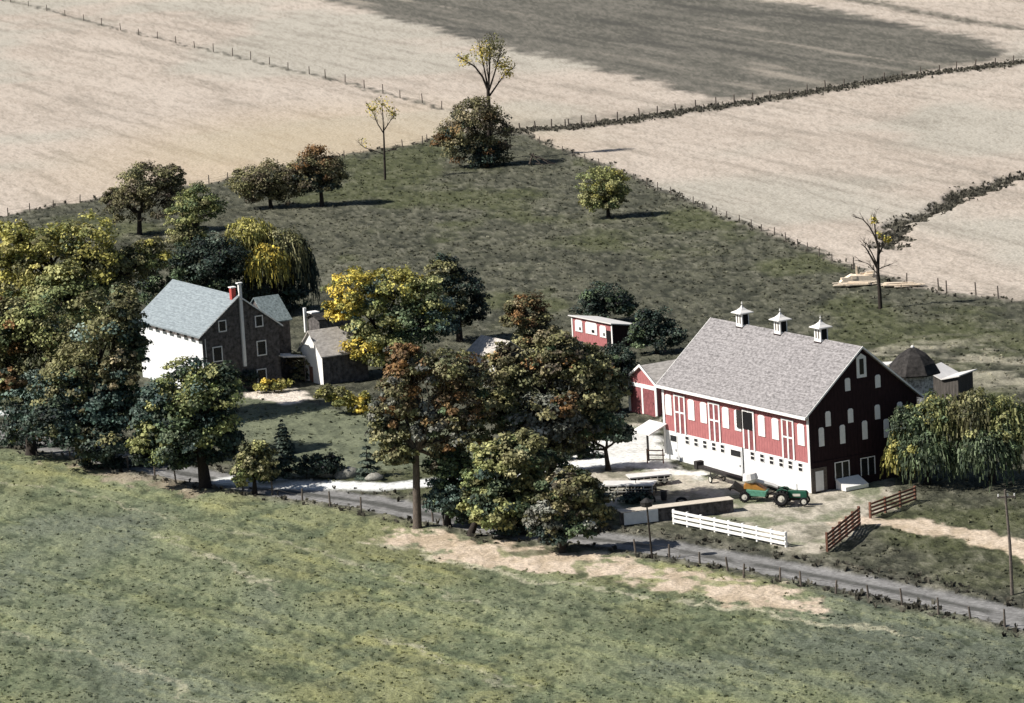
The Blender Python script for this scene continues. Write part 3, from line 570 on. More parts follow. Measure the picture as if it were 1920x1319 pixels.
# --- nearly bare trees
bare_tree('ash_tree', (722, 337), None, [([(722, 337), (721, 300), (720, 265), (719, 240)], .2, .11), ([(719, 250), (708, 232), (700, 212), (692, 202)], .10, .03), ([(719, 242), (718, 215), (716, 195)], .10, .03), ([(720, 245), (731, 228), (742, 214)], .10, .03), ([(721, 290), (705, 284), (684, 278), (676, 272)], .08, .03), ([(720, 285), (732, 282), (742, 280)], .06, .02)],
  'slender bare ash with a few yellow leaves on the stubble edge', [(700, 205, 18, 170, 'gold'), (735, 212, 14, 130, 'gold'), (718, 195, 18, 110, 'gold'), (684, 268, 12, 40, 'gold')], 31)
bare_tree('elm_tree', (918, 300), None, [([(918, 300), (917, 240), (916, 190), (915, 165)], .42, .26), ([(915, 170), (905, 145), (890, 125), (872, 115), (862, 108)], .2, .05), ([(915, 165), (908, 130), (902, 100), (898, 82)], .16, .04), ([(916, 165), (918, 125), (918, 95), (922, 75)], .18, .04), ([(917, 170), (928, 135), (935, 110), (940, 92)], .16, .04), ([(918, 180), (932, 160), (945, 142), (960, 130)], .16, .04), ([(916, 150), (912, 118), (912, 92)], .1, .03)],
  'tall elm rising behind the dark thicket with thin golden leaves', [(925, 88, 28, 700, 'olive'), (905, 98, 24, 420, 'gold'), (945, 125, 22, 420, 'gold'), (870, 112, 16, 180, 'gold'), (930, 105, 24, 200, 'brown'), (955, 140, 10, 60, 'gold')], 32, twigs=13)
bare_tree('dead_tree', (1651, 578), None, [([(1651, 578), (1649, 545), (1646, 510), (1647, 475), (1648, 455)], .26, .14), ([(1647, 465), (1641, 445), (1630, 425), (1618, 412), (1604, 409)], .14, .03), ([(1647, 470), (1642, 440), (1640, 420), (1639, 402)], .13, .03), ([(1646, 505), (1635, 485), (1624, 466), (1616, 458)], .16, .04), ([(1646, 500), (1636, 478), (1628, 462), (1623, 455)], .1, .03), ([(1648, 478), (1656, 462), (1666, 450)], .1, .03), ([(1646, 515), (1628, 495), (1610, 488)], .07, .02), ([(1648, 505), (1660, 500), (1668, 498)], .06, .02)],
  'leafless snag with a little gold at its tips near the lumber pile', [(1664, 450, 9, 90, 'gold'), (1639, 412, 9, 60, 'gold'), (1650, 440, 10, 40, 'gold')], 33, twigs=4)
conifer('arborvitae', (532, 848), (530, 790), 24, 'pointed dark evergreen on the lawn above the hedge', 'dark', 41)
conifer('spruce_sapling', (690, 895), (686, 826), 24, 'small layered spruce beside the pale driveway', 'dark', 42, 6)
def bush(base, lobes, label, seed, leaf=.2, name='shrub', group='shrubs round the farmhouse yard'):
    return tree(name, base, lobes, label, 'bush', group, seed, leaf, 1.0, .06, part='foliage')
bush((575, 898), [(540, 875, 34, 20, 'dark'), (590, 874, 36, 21, 'dark'), (625, 872, 18, 20, 'dark'), (500, 885, 26, 18, 'dark')], 'long clipped dark hedge behind the pale driveway', 51, name='hedge')
bush((515, 735), [(505, 722, 24, 9, 'gold'), (530, 722, 18, 9, 'yellow')], 'low yellow shrub on the bank below the farmhouse', 52)
bush((660, 775), [(640, 745, 26, 18, 'yellow'), (675, 755, 26, 18, 'gold'), (610, 735, 20, 12, 'olive'), (700, 760, 18, 14, 'olive')], 'yellow shrub row at the top of the lawn', 53)
bush((574, 712), [(560, 682, 18, 20, 'brown'), (590, 685, 20, 20, 'brown'), (575, 700, 28, 12, 'dark')], 'brown bush climbing in front of the white gabled outbuilding', 54)
bush((640, 672), [(628, 655, 26, 16, 'grey'), (655, 650, 20, 18, 'grey')], 'grey green bush right of the white gabled outbuilding', 55)
bush((1228, 940), [(1205, 930, 26, 8, 'dark'), (1180, 935, 20, 8, 'dark')], 'low dark bramble beside the yard pole', 56)
bush((450, 730), [(430, 715, 26, 24, 'dark'), (460, 705, 20, 14, 'dark')], 'dark shrub against the shaded farmhouse gable', 57)
bush((1190, 665), [(1105, 655, 18, 8, 'brown'), (1080, 648, 16, 8, 'olive')], 'low shrubs in front of the red poultry house', 58) if False else None
bush((1100, 662), [(1080, 650, 18, 8, 'grey'), (1115, 656, 18, 6, 'brown')], 'thin grey weeds shrub in front of the poultry house', 59)
bush((1085, 860), [(1070, 852, 22, 10, 'dark'), (1110, 862, 30, 10, 'dark')], 'dark low bush on the bright yard under the oak', 60)
bush((60, 836), [(40, 822, 40, 12, 'dark'), (110, 838, 44, 16, 'dark')], 'dark undergrowth at the far left beside the road', 61, name='undergrowth', group='undergrowth under the trees')
bush((250, 872), [(200, 868, 50, 18, 'dark'), (290, 885, 56, 18, 'dark')], 'dark undergrowth between the two front maples', 62, name='undergrowth', group='undergrowth under the trees')
bush((1290, 388), [(1140, 0, 1, 1, 'dark')], 'x', 63) if False else None

# ---------------------------------------------------------------- buildings (local x along the front, y backwards, front at y = 0, origin at the right front corner)
YAW = R(-58.5)
def front_frame(mb, u0, u1, z0, z1, t, y=-.03, d=.06):
    mb.box(u0, u0+t, y-d, y, z0, z1); mb.box(u1-t, u1, y-d, y, z0, z1); mb.box(u0+t, u1-t, y-d, y, z1-t, z1); return mb
def side_box(mb, v0, v1, z0, z1, x0, x1): return mb.box(x0, x1, v0, v1, z0, z1)
def gable_shell(L, Wd, Hh, Rh, axis='x', z0=-.6):
    mb = MB()
    if axis == 'x': mb.prism([(0, z0), (Wd, z0), (Wd, Hh), (Wd/2, Rh), (0, Hh)], 0, -L, 0)
    else: mb.prism([(-L, z0), (0, z0), (0, Hh), (-L/2, Rh), (-L, Hh)], 1, 0, Wd)
    return mb
def gable_roof(L, Wd, Hh, Rh, axis='x', oh=.45, og=.35, t=.16):
    mb = MB()
    if axis == 'x':
        k = (Rh-Hh)/(Wd/2); e = .03
        for s in (0, 1):
            a = (-oh, Hh-oh*k+e) if s == 0 else (Wd+oh, Hh-oh*k+e)
            pts = [a, (Wd/2, Rh+e), (Wd/2, Rh+e+t), (a[0], a[1]+t)]; mb.prism(pts, 0, -L-og, og)
    else:
        k = (Rh-Hh)/(L/2); e = .03
        for s in (0, 1):
            a = (-L-oh, Hh-oh*k+e) if s == 0 else (oh, Hh-oh*k+e)
            pts = [a, (-L/2, Rh+e), (-L/2, Rh+e+t), (a[0], a[1]+t)]; mb.prism(pts, 1, -og, Wd+og)
    return mb
# ---- the bank barn
L, Wd, Hh, Rh = 23.7, 12.5, 7.4, 12.6
g0 = G(1522, 925)
barn = empty('barn', tuple(g0), YAW, 'big red bank barn with white lower wall, grey roof and three cupolas', 'barn')
ZR = 2.75
lw = MB().box(-L-.02, .02, -.03, Wd+.02, -.6, ZR); lower = lw.build('lower_wall', 'wash', barn)
MB().box(.025, .07, .0, Wd+.04, -.6, ZR+.02).build('gable_cladding', 'red_shaded', barn)
up = MB().prism([(0, ZR+.004), (Wd, ZR+.004), (Wd, Hh), (Wd/2, Rh), (0, Hh)], 0, -L, 0).build('wall', 'red', barn); up.data.materials.append(M['red_shaded'])
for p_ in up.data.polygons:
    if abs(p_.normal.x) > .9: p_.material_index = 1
roof = gable_roof(L, Wd, Hh, Rh, oh=.55, og=.3, t=.2).build('roof', 'slate', barn)
k_ = (Rh-Hh)/(Wd/2)
fb = MB(); fb.box(-L-.32, .32, -.63, -.55, Hh-.55*k_-.02, Hh-.55*k_+.24)
fb.build('fascia', 'white', roof)
for xx in (-L-.33, .30):
    rk = MB()
    for s in (0, 1):
        a = (-.55, Hh-.55*k_+.06) if s == 0 else (Wd+.55, Hh-.55*k_+.06); rk.prism([a, (Wd/2, Rh+.06), (Wd/2, Rh+.25), (a[0], a[1]+.19)], 0, xx, xx+.05)
    rk.build('rake_board', 'white', roof)
MB().box(-L-.05, -L+.28, -.08, -.035, 0, Hh-.1).build('corner_board', 'white', barn); MB().box(-.24, .075, -.08, -.035, 0, Hh-.1).build('corner_board', 'white', barn)
def u_(f): return -L*(1-f)
def louvre(parent, xc, zc, w, h, ax='x', x0=0, arch=.14):
    mb = MB(); n = [(-w/2, -h/2), (w/2, -h/2), (w/2, h/2-arch), (w*.28, h/2), (-w*.28, h/2), (-w/2, h/2-arch)]
    if ax == 'x': mb.prism([(xc+a, zc+b) for a, b in n], 1, -.07, -.002)
    else: mb.prism([(xc+a, zc+b) for a, b in n], 0, x0+.002, x0+.06)
    o = mb.build('shutter', 'white', parent); sl = MB()
    for i in range(1, int(h/.28)):
        z = zc-h/2+i*.28
        if ax == 'x': sl.box(xc-w*.36, xc+w*.36, -.10, -.068, z-.03, z+.03)
    if ax == 'x' and sl.v: sl.build('louvre_slats', 'white', o)
    return o
for f_ in (.041, .203, .290, .444, .527, .688, .780, .949): louvre(barn, u_(f_), 5.3, 1.05, 2.0)
for i_, f_ in enumerate((.121, .365, .600, .863)):
    c = u_(f_); w = .95; zt = ZR+3.75
    d = MB().box(c-w, c+w, -.05, -.003, ZR, zt).build('hay_door', 'reddoor', barn)
    fr = MB(); y0, y1 = -.10, -.052; t = .22
    for x in (c-w, c-t/2, c+w-t): fr.box(x, x+t, y0, y1, ZR, zt)
    for z in (ZR+1.95, zt-.17): fr.box(c-w+t, c-t/2, y0, y1-.002, z, z+.15); fr.box(c+t/2, c+w-t, y0, y1-.002, z, z+.15)
    fr.build('frame', 'white', d)
    if i_ == 2:
        MB().box(c-w+.12, c+w-.25, -.12, -.104, ZR+1.9, zt-.2).build('opening', 'black', d)
        MB().prism([(c-w-.0, -.12), (c-w-.75, -.16), (c-w-.75, -.22), (c-w, -.18)], 2, ZR+1.9, zt-.15).build('door_leaf', 'steel', d)
for f_ in (.165, .2275, .29, .3525, .4125, .618, .683, .746, .81, .871, .937):
    c = u_(f_); wnd = MB().box(c-.34, c+.34, -.075, -.032, 1.82, 2.62).build('window', 'white', barn); pn = MB()
    pn.box(c-.28, c+.28, -.085, -.076, 1.87, 2.16); pn.box(c-.28, c+.28, -.085, -.076, 2.27, 2.56); pn.build('pane', 'glass', wnd)
for f_, w_ in ((.067, 1.2), (.504, 1.75)):
    c = u_(f_); wnd = MB().box(c-w_/2, c+w_/2, -.08, -.032, 1.72, 2.42).build('window', 'white', barn); MB().box(c-w_/2+.07, c+w_/2-.07, -.09, -.081, 1.78, 2.36).build('pane', 'glass', wnd)
    dr = MB().box(c-w_/2, c+w_/2, -.07, -.032, .02, 1.70).build('stable_door', mat('stable_door_paint', (.68, .69, .70), var=.12), barn); MB().box(c+w_/2-.3, c+w_/2-.18, -.11, -.071, .85, 1.05).build('handle', 'steel', dr)
MB().tube([(u_(.554), -.10, .05), (u_(.554), -.10, ZR+.05)], .045, 6).build('downspout', 'steel', barn)
# shaded gable end: positions (y, z, width, height)
GE = [(6.9, 8.95, .5, 1.15), (3.75, 8.65, .5, 1.15), (1.95, 6.1, .5, 1.3), (4.55, 5.95, .5, 1.3), (7.75, 5.9, .5, 1.3), (1.35, 4.4, .5, 1.55), (3.75, 4.3, .5, 1.55), (6.35, 4.35, .5, 1.55), (8.95, 4.2, .5, 1.55)]
def gpt(x, y):                       # from the enlarged view of the gable to (v, z)
    v = 1.0
    for _ in range(40):
        z = (1022-9.5*v-y)/52.3; v = (x-1078+6.5*z)/47.2
    return v, z
for x, y, h in ((1232, 483, 1.2), (1397, 460, 1.2), (1138, 655, 1.4), (1260, 635, 1.32), (1407, 612, 1.36), (1530, 592, 1.3), (1109, 745, 1.75), (1223, 728, 1.75), (1344, 703, 1.75), (1463, 690, 1.75)):
    v, z = gpt(x, y); louvre(barn, v, z, .58, h, 'y', 0)
v, z = gpt(1300, 388); w_ = MB().prism([(v-.55, z-1.1), (v+.55, z-1.1), (v+.55, z+.8), (v, z+1.15), (v-.55, z+.8)], 0, .002, .07).build('window', 'white', barn); MB().box(.071, .09, v-.24, v+.24, z-.8, z+.65).build('pane', 'glass', w_)
v, z = gpt(1112, 960)
dr = MB().box(.072, .13, v-.85, v+.85, .0, 2.25).build('door', 'wood', barn); MB().box(.131, .15, v-.45, v+.45, .1, 1.95).build('door_leaf', 'white', dr)
for x in (1232, 1372):
    v, z = gpt(x, 905 if x < 1300 else 880); w_ = MB().box(.072, .11, v-.85, v+.85, z-.85, z+.85).build('window', 'glass', barn); fr = MB()
    for q in (-.85, -.03, .75): fr.box(.111, .14, v+q, v+q+.1, z-.85, z+.85)
    fr.box(.111, .138, v-.75, v+.75, z+.77, z+.85); fr.build('frame', 'white', w_)
# cupolas
for f_ in (.213, .475, .745):
    c = u_(f_); y = Wd/2; z = Rh+.1; hx, hy = .50, .42; mb = MB()
    cu = mb.box(c-hx, c+hx, y-hy, y+hy, z-.7, z+1.2).build('cupola', 'white', barn)
    MB().box(c-hx-.04, c+hx+.04, y-hy-.04, y+hy+.04, z-.75, z-.12).build('base', 'red_shaded', cu)
    for q in (-.2, .2): MB().box(c+q-.09, c+q+.09, y-hy-.02, y-hy-.002, z+.2, z+1.0).build('louvre', 'wood', cu)
    MB().box(c+hx+.002, c+hx+.02, y-.3, y+.3, z+.1, z+1.08).build('louvre', 'black', cu)
    rf = MB(); zt = z+1.21; pr = [(.80, zt), (.76, zt+.07), (.38, zt+.26), (.13, zt+.5), (.04, zt+.72)]
    for rr, zz in pr:
        for sx, sy in ((-1, -1), (1, -1), (1, 1), (-1, 1)): rf.v.append((c+sx*rr, y+sy*rr, zz))
    for i in range(len(pr)-1):
        for j in range(4): rf.f.append((i*4+j, i*4+(j+1) % 4, i*4+4+(j+1) % 4, i*4+4+j))
    rf.f += [(3, 2, 1, 0), (16, 17, 18, 19)]; r_ = rf.build('cap', 'tin', cu)
    MB().tube([(c, y, zt+.7), (c, y, zt+1.1)], .025, 5).blob((c, y, zt+.9), (.08, .08, .08), 1, 5, 8, 0).build('finial', 'white', r_)
def simple_building(name, fr_px, yaw, L, Wd, Hh, Rh, label, wallm, roofm, axis='x', cat='shed', oh=.3, og=.25, gable_m=None, z=0, group=None):
    g = G(*fr_px); e = empty(name, (g[0], g[1], z), yaw, label, cat, group)
    w = gable_shell(L, Wd, Hh, Rh, axis).build('wall', wallm, e); r = gable_roof(L, Wd, Hh, Rh, axis, oh, og, .12).build('roof', roofm, e)
    if gable_m:
        w.data.materials.append(M[gable_m])
        for p_ in w.data.polygons:
            if p_.normal.x > .9: p_.material_index = 1
    return e, w, r
# ---- wagon shed left of the barn
e, w, r = simple_building('wagon_shed', (1234, 782), YAW, 5.2, 8.5, 3.3, 4.9, 'red wagon shed with white trimmed double doors left of the barn', 'red', 'tanroof', 'y', oh=.25)
tr = MB(); k2 = 1.6/2.6
for s_ in (0, 1):
    a = (-5.2-.27, 3.3-.27*k2) if s_ == 0 else (.27, 3.3-.27*k2); tr.prism([a, (-2.6, 4.92), (-2.6, 5.2), (a[0], a[1]+.28)], 1, -.31, -.253)
tr.build('rake_board', 'white', r)
tr = MB(); tr.box(-5.22, -4.85, -.09, -.004, 0, 3.1); tr.box(-.33, .02, -.09, -.004, 0, 3.1); tr.box(-4.85, -.33, -.09, -.004, 2.7, 3.1); tr.build('trim', 'white', e)
for a, b in ((-4.8, -2.75), (-2.45, -.38)):
    d = MB().box(a, b, -.06, -.004, .02, 2.69).build('door', 'reddoor', e); MB().box(b-.3, b-.24, -.1, -.061, 1.2, 1.4).build('handle', 'steel', d)
MB().box(-2.74, -2.46, -.1, -.004, 0, 2.69).build('centre_post', 'white', e)
# ---- poultry house
g = G(1150, 653); ph = empty('poultry_house', tuple(g), YAW, 'small red poultry house with three white windows and a sloping roof', 'shed')
Lp, Wp, h1, h2 = 8.4, 3.4, 2.7, 2.1
w = MB().prism([(0, -.5), (Wp, -.5), (Wp, h2), (0, h1)], 0, -Lp, 0).build('wall', 'red', ph); w.data.materials.append(M['red_shaded'])
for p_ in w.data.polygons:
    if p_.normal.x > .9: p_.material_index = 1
MB().prism([(-.35, h1+.08), (Wp+.3, h2-.03), (Wp+.3, h2+.09), (-.35, h1+.20)], 0, -Lp-.25, .3).build('roof', 'tin', ph)
MB().box(-Lp-.02, -Lp+.2, -.07, -.004, 0, h1).build('corner_board', 'white', ph); MB().box(-.2, .03, -.07, -.004, 0, h1).build('corner_board', 'white', ph)
for c, ww, b in ((-6.9, 1.5, 1.1), (-4.3, 2.4, 1.1), (-1.9, 1.3, 1.0)):
    d = MB().prism([(c-ww/2, b), (c+ww/2, b), (c+ww/2, b+1.15), (c+ww/2-.2, b+1.35), (c-ww/2+.2, b+1.35), (c-ww/2, b+1.15)], 1, -.08, -.003).build('window', 'white', ph)
    MB().box(c+.1, c+.1+ww*.24, -.095, -.081, b+.2, b+.55).build('pane', 'glass', d)
d = MB().box(-1.15, -.35, -.075, -.004, 0, 1.9).build('door', 'black', ph)
# ---- little tan roofed shed
e, w, r = simple_building('smokehouse', (930, 700), YAW, 5.6, 3.8, 1.8, 3.2, 'tiny white shed with a tan roof between the middle trees', 'white', 'tanroof', 'x', gable_m='stone')  # shaded gable gets dark stone, so its shade is in the colour
MB().box(-2.6, -1.8, -.05, -.003, 0, 1.5).build('door', 'black', e)
# ---- farmhouse
gh = G(386, 742); YH = R(-60.5)
LH, WH, HH, RH = 16.4, 9.3, 6.7, 10.3
house = empty('farmhouse', tuple(gh), YH, 'stone farmhouse with whitewashed front and blue grey roof', 'house')
w = gable_shell(LH, WH, HH, RH).build('wall', 'wash', house); w.data.materials.append(M['stone'])
for p_ in w.data.polygons:
    if p_.normal.x > .9 or p_.normal.y > .5: p_.material_index = 1
rf = gable_roof(LH, WH, HH, RH, oh=.45, og=.3, t=.16).build('roof', 'blueroof', house)
kh = (RH-HH)/(WH/2); rk = MB()
a = (WH+.45, HH-.45*kh+.02); rk.prism([a, (WH/2, RH+.02), (WH/2, RH+.2), (a[0], a[1]+.18)], 0, .302, .36); a = (-.45, HH-.45*kh+.04); rk.prism([a, (WH/2, RH+.04), (WH/2, RH+.15), (a[0], a[1]+.10)], 0, .302, .34)
rk.build('rake_board', 'white', rf)
cn = MB()
for i in range(9): cn.box(-LH+.6+i*1.85, -LH+1.7+i*1.85, -.44, -.02, HH-.62, HH-.32)
cn.build('eave_boards', 'stone', rf)
ch = MB().box(-.75, -.2, WH/2-.62, WH/2-.12, RH-1.0, RH+1.0).build('chimney', 'brick', house); MB().box(-.83, -.12, WH/2-.7, WH/2-.04, RH+1.01, RH+1.12).build('chimney_cap', 'white', ch)
ch = MB().prism([(WH/2+.02, 3.2), (WH/2+.42, RH+1.4), (WH/2+.02, RH+1.4), (WH/2-.06, 3.2)], 0, .02, .5); ch = MB().box(.004, .30, WH/2+.06, WH/2+.40, 2.6, RH+1.45).build('flue', 'white', house); MB().box(-.1, .4, WH/2-.1, WH/2+.5, RH+1.46, RH+1.58).build('flue_cap', 'white', ch)  # white column paints in the sunlit edge of the outer chimney
for v, z, ww, hh in ((2.55, 7.35, .75, 1.05), (7.0, 7.3, .75, 1.05), (1.75, 4.35, .95, 1.45), (7.1, 4.3, .95, 1.45), (6.9, 1.1, .95, 1.6)):
    a = MB(); a.box(.003, .07, v-ww/2-.12, v+ww/2+.12, z-hh/2-.12, z-hh/2); a.box(.003, .07, v-ww/2-.12, v+ww/2+.12, z+hh/2, z+hh/2+.12)
    a.box(.003, .07, v-ww/2-.12, v-ww/2, z-hh/2, z+hh/2); a.box(.003, .07, v+ww/2, v+ww/2+.12, z-hh/2, z+hh/2)
    pn = MB().box(.002, .03, v-ww/2, v+ww/2, z-hh/2, z+hh/2).build('window', 'glass', house); a.build('frame', 'white', pn)
MB().tube([(.06, .35, .3), (.06, .35, HH-.5)], .05, 6).build('downspout', 'white', house)
MB().box(-3.7, -3.35, -.6, -.3, 0, 3.1).box(-3.3, -2.6, -.7, -.2, 1.7, 2.1).build('porch_post', 'black', house)
# rear wing
wg = gable_shell(5.6, 2.7, 6.7, 8.9, 'y'); wv = [(x-2.6, y+WH+.01, z) for x, y, z in wg.v]; wg.v = wv; wing = wg.build('wing_wall', 'stone', house)
wr = gable_roof(5.6, 2.7, 6.7, 8.9, 'y', .35, .2, .12); wr.v = [(x-2.6, y+WH+.01-2.0*(y < 0)*0, z) for x, y, z in wr.v]; wr.build('wing_roof', 'greyroof', house)
# side porch
MB().prism([(WH-.2, 3.1), (WH+2.6, 2.75), (WH+2.6, 2.87), (WH-.2, 3.24)], 0, -1.6, 1.1).build('porch_roof', 'tin', house)
MB().box(.9, 1.0, WH+2.4, WH+2.5, 0, 2.8).build('porch_post', 'wood', house)
# ---- white gabled outbuilding (spring house) and little pump house
e, w, r = simple_building('spring_house', (607, 722), YH, 5.2, 5.6, 3.3, 5.6, 'outbuilding with a bright white gable and weathered tan roof right of the farmhouse', 'white', 'tanroof', 'y', oh=.35, gable_m='stone')
MB().box(-3.2, -2.4, -.06, -.004, 0, 1.7).build('door', 'brown', e)
e, w, r = simple_building('wood_shed', (600, 628), YH, 3.0, 4.2, 1.7, 2.2, 'low dark shed with a white flue behind the white gabled outbuilding', 'stone', 'darkroof', 'y', oh=.2)
MB().box(-3.3, -3.0, -.4, -.1, -.2, 2.9).build('flue', 'white', e); 
MB().box(-2.7, -1.5, -.2, .9, 2.35, 2.5).build('hatch', 'white', e)
# ---- crib, silo and straw shed behind the barn
g = G(1716, 778); silo = empty('corn_crib', tuple(g), 0, 'eight sided crib with pale stone wall and dark pointed roof behind the barn', 'crib')
def ngon(r, z, n=8, ph=.39): return [(r*math.cos(ph+2*math.pi*i/n), r*math.sin(ph+2*math.pi*i/n), z) for i in range(n)]
def nshell(rings):
    mb = MB(); n = 8
    for r_, z_ in rings: mb.v += ngon(r_, z_)
    for i in range(len(rings)-1):
        for j in range(n): mb.f.append((i*n+j, i*n+(j+1) % n, (i+1)*n+(j+1) % n, (i+1)*n+j))
    mb.f.append(tuple(range(n))[::-1]); mb.f.append(tuple((len(rings)-1)*n+j for j in range(n))); return mb
nshell([(2.0, -.5), (2.0, 4.4)]).build('wall', 'palestone', silo)
rf = nshell([(2.75, 4.25), (2.8, 4.37), (2.25, 5.3), (1.5, 6.1), (.5, 6.75), (.12, 6.9)]).build('roof', 'darkroof', silo); MB().blob((0, 0, 6.9), (.2, .2, .2), 3, 5, 8, 0).build('finial', 'tin', rf)
for j in range(3):
    a = .39+j*.785+math.pi*.97; ny, nx = math.sin(a), math.cos(a)
g = G(1798, 762); e = empty('straw_shed', tuple(g), R(-35), 'dark board shed with a pale sagging roof right of the crib', 'shed')
MB().prism([(-3.6, -.4), (0, -.4), (0, 3.0), (-1.8, 2.6), (-3.6, 3.5)], 1, 0, 3.2).build('wall', 'oldwood', e)
MB().prism([(-3.8, 3.55), (-1.8, 2.63), (.3, 3.1), (.3, 3.22), (-1.8, 2.75), (-3.8, 3.68)], 1, -.25, 3.6).build('roof', 'tin', e)
MB().box(-3.75, -3.6, -.12, .0, 0, 3.0).build('door_post', 'white', e)
g = G(1672, 775); e = empty('loading_chute', tuple(g), R(-20), 'pale blue white board chute standing between barn roof and crib', 'chute')
MB().box(0, .5, 0, .5, -.2, 5.0).build('upright', 'tin', e)
b = MB(); [b.box(-3.6, -.02, .1, .18, z, z+.35) for z in (4.3, 3.4)]; b.box(-1.4, -1.2, .02, .09, 2, 4.7); b.build('board', 'tin', e)
MB().prism([(-3.5, 4.7), (0, 4.95), (0, 5.05), (-3.5, 4.8)], 1, -.3, 1.4).build('roof', 'tin', e)
# ---- lean-to roof at the barn's left corner and the feed rack under it
ca, sa = math.cos(YAW), math.sin(YAW)
def bl(x, y, z=0): return (g0[0]+ca*x-sa*y, g0[1]+sa*x+ca*y, z)
e = empty('lean_to', bl(-L, 0), YAW, 'small white lean-to roof on one dark post at the barn corner', 'lean-to')
MB().prism([(-2.2, 2.5), (-.10, 3.3), (-.10, 3.4), (-2.2, 2.62)], 0, -2.4, .6).build('roof', 'tin', e)
MB().box(-.1, .08, -2.1, -1.95, -.2, 2.52).build('post', 'steel', e)
g = G(1229, 868); e = empty('feed_rack', tuple(g), R(-20), 'little brown slatted rack on the bright yard by the barn corner', 'rack')
for x in (-.8, .8): MB().box(x-.05, x+.05, -.05, .05, -.1, 1.35).build('leg', 'brown', e)
b = MB(); [b.box(-.75, .75, -.03, .03, z, z+.1) for z in (.25, .7, 1.15)]; b.build('slat', 'brown', e)
# ---- slab by the gable door
e = bpy.data.objects.get('x'); p = bl(.5, 2.7)
sl = MB().prism([(0, 0), (1.5, 0), (1.5, .35), (0, .95)], 1, 0, 2.6).build('cellar_hatch', 'white'); sl.location = bl(.25, 2.6); sl.rotation_euler = (0, 0, YAW); tag(sl, 'white sloping cellar hatch beside the shaded gable door', 'hatch')

# ---------------------------------------------------------------- yard wall
A, B = G(1168, 985), G(1376, 960); d = B-A; Lw = np.hypot(*d[:2]); yw = math.atan2(d[1], d[0])
e = empty('stone_wall', tuple(A), yw, 'low yard wall with sunny pale top and dark face left of the tractor', 'wall')
mb = MB(); n = 26; rnd = random.Random(5)
for i in range(n):
    x0, x1 = Lw*i/n, Lw*(i+1)/n-.01; mb.box(x0, x1, rnd.uniform(-.04, .04), .9, -.3, 1.06+rnd.uniform(-.05, .05))
mb.build('wall', 'stone', e); MB().box(-.1, Lw+.05, -.12, 1.35, 1.12, 1.18).build('coping', mat('sandy_coping', (.56, .50, .42), var=.15, bump=.4), e)
MB().box(.1, 3.3, -.16, -.05, 0, 1.1).build('whitewash', 'wash', e)
# ---------------------------------------------------------------- fences
def post_fence(name, pts, label, hts=1.3, w=.13, mt='wood', wires=2, group='post and wire fences', seed=1, wr=.012, lean=.08):
    rnd = random.Random(seed); P = [G(*p) for p in pts]; o = P[0]; e = empty(name, tuple(o), 0, label, 'fence', group); tops = []
    for p in P:
        q = p-o; h = hts*rnd.uniform(.85, 1.12); lx, ly = rnd.uniform(-lean, lean), rnd.uniform(-lean, lean)
        MB().tube([(q[0], q[1], -.3), (q[0]+lx*h*.5, q[1]+ly*h*.5, h*.5), (q[0]+lx*h, q[1]+ly*h, h)], [w*.62, w*.55, w*.48], 6).build('post', mt, e)
        tops.append((Vector((q[0], q[1], 0)), lx, ly, h))
    if wires:
        mb = MB()
        for k in range(wires):
            z = .45+k*.4
            for (a, ax, ay, _), (b, bx, by, _) in zip(tops, tops[1:]):
                m = (a+b)/2+Vector((0, 0, z-.04)); mb.tube([a+Vector((ax*z, ay*z, z)), m, b+Vector((bx*z, by*z, z))], wr, 3, cap=False)
        mb.build('wire', 'wire', e)
    return e
def along(line, step_px, jit=3, seed=1):
    rnd = random.Random(seed); out = []
    for (a, b), (c, d_) in zip(line, line[1:]):
        n = max(1, round(math.hypot(c-a, d_-b)/step_px)); out += [(a+(c-a)*i/n+rnd.uniform(-jit, jit), b+(d_-b)*i/n) for i in range(n)]
    return out+[line[-1]]
post_fence('fence', [(20, 4), (53, 12), (88, 21), (122, 31), (157, 39), (190, 48), (226, 56), (260, 65), (295, 72), (330, 81), (365, 90), (400, 97), (436, 105), (470, 112), (505, 121), (540, 130), (580, 139), (610, 147), (647, 154), (683, 165), (718, 174), (750, 184), (792, 193), (828, 205)], 'long straight post fence crossing the pale stubble at top left', 1.55, .17, seed=2)
post_fence('fence', [(15, 405), (56, 398), (100, 390), (150, 380), (392, 346), (427, 338), (520, 315), (645, 296), (755, 276), (792, 270), (800, 268)], 'post fence between the stubble and the trees at upper left', 1.35, .15, seed=3)
post_fence('fence', [(975, 247), (1004, 243), (1034, 243), (1060, 240), (1067, 239), (1090, 236)]+along([(1120, 234), (1200, 222), (1340, 201), (1480, 181), (1620, 158), (1760, 137), (1900, 120)], 34, seed=4), 'post fence on the dark bank running to the upper right corner', 1.6, .22, seed=4)
post_fence('fence', along([(1010, 268), (1100, 300), (1190, 338), (1300, 383), (1450, 441), (1560, 490)], 24, seed=6), 'post fence between dark pasture and right hand stubble', 1.0, .13, seed=5)
post_fence('fence', [(1600, 505), (1640, 517), (1700, 533), (1760, 545), (1775, 549), (1830, 552), (1872, 560)], 'short post fence past the snag at the right edge', 1.4, .16, seed=6)
post_fence('fence', [(1192, 1036), (1255, 1044), (1312, 1058), (1365, 1070), (1394, 1083), (1463, 1090), (1502, 1100), (1567, 1112), (1629, 1122), (1692, 1134), (1760, 1150), (1820, 1162), (1884, 1172)], 'roadside post fence below the grey road at right', 1.25, .16, seed=7, lean=.14)
post_fence('fence', [(0, 832), (132, 858), (196, 862), (240, 878), (290, 892), (330, 905), (455, 918), (511, 925), (567, 938), (619, 948), (677, 958), (812, 975), (832, 982)], 'roadside post fence below the shaded road at left', 1.3, .16, seed=8)
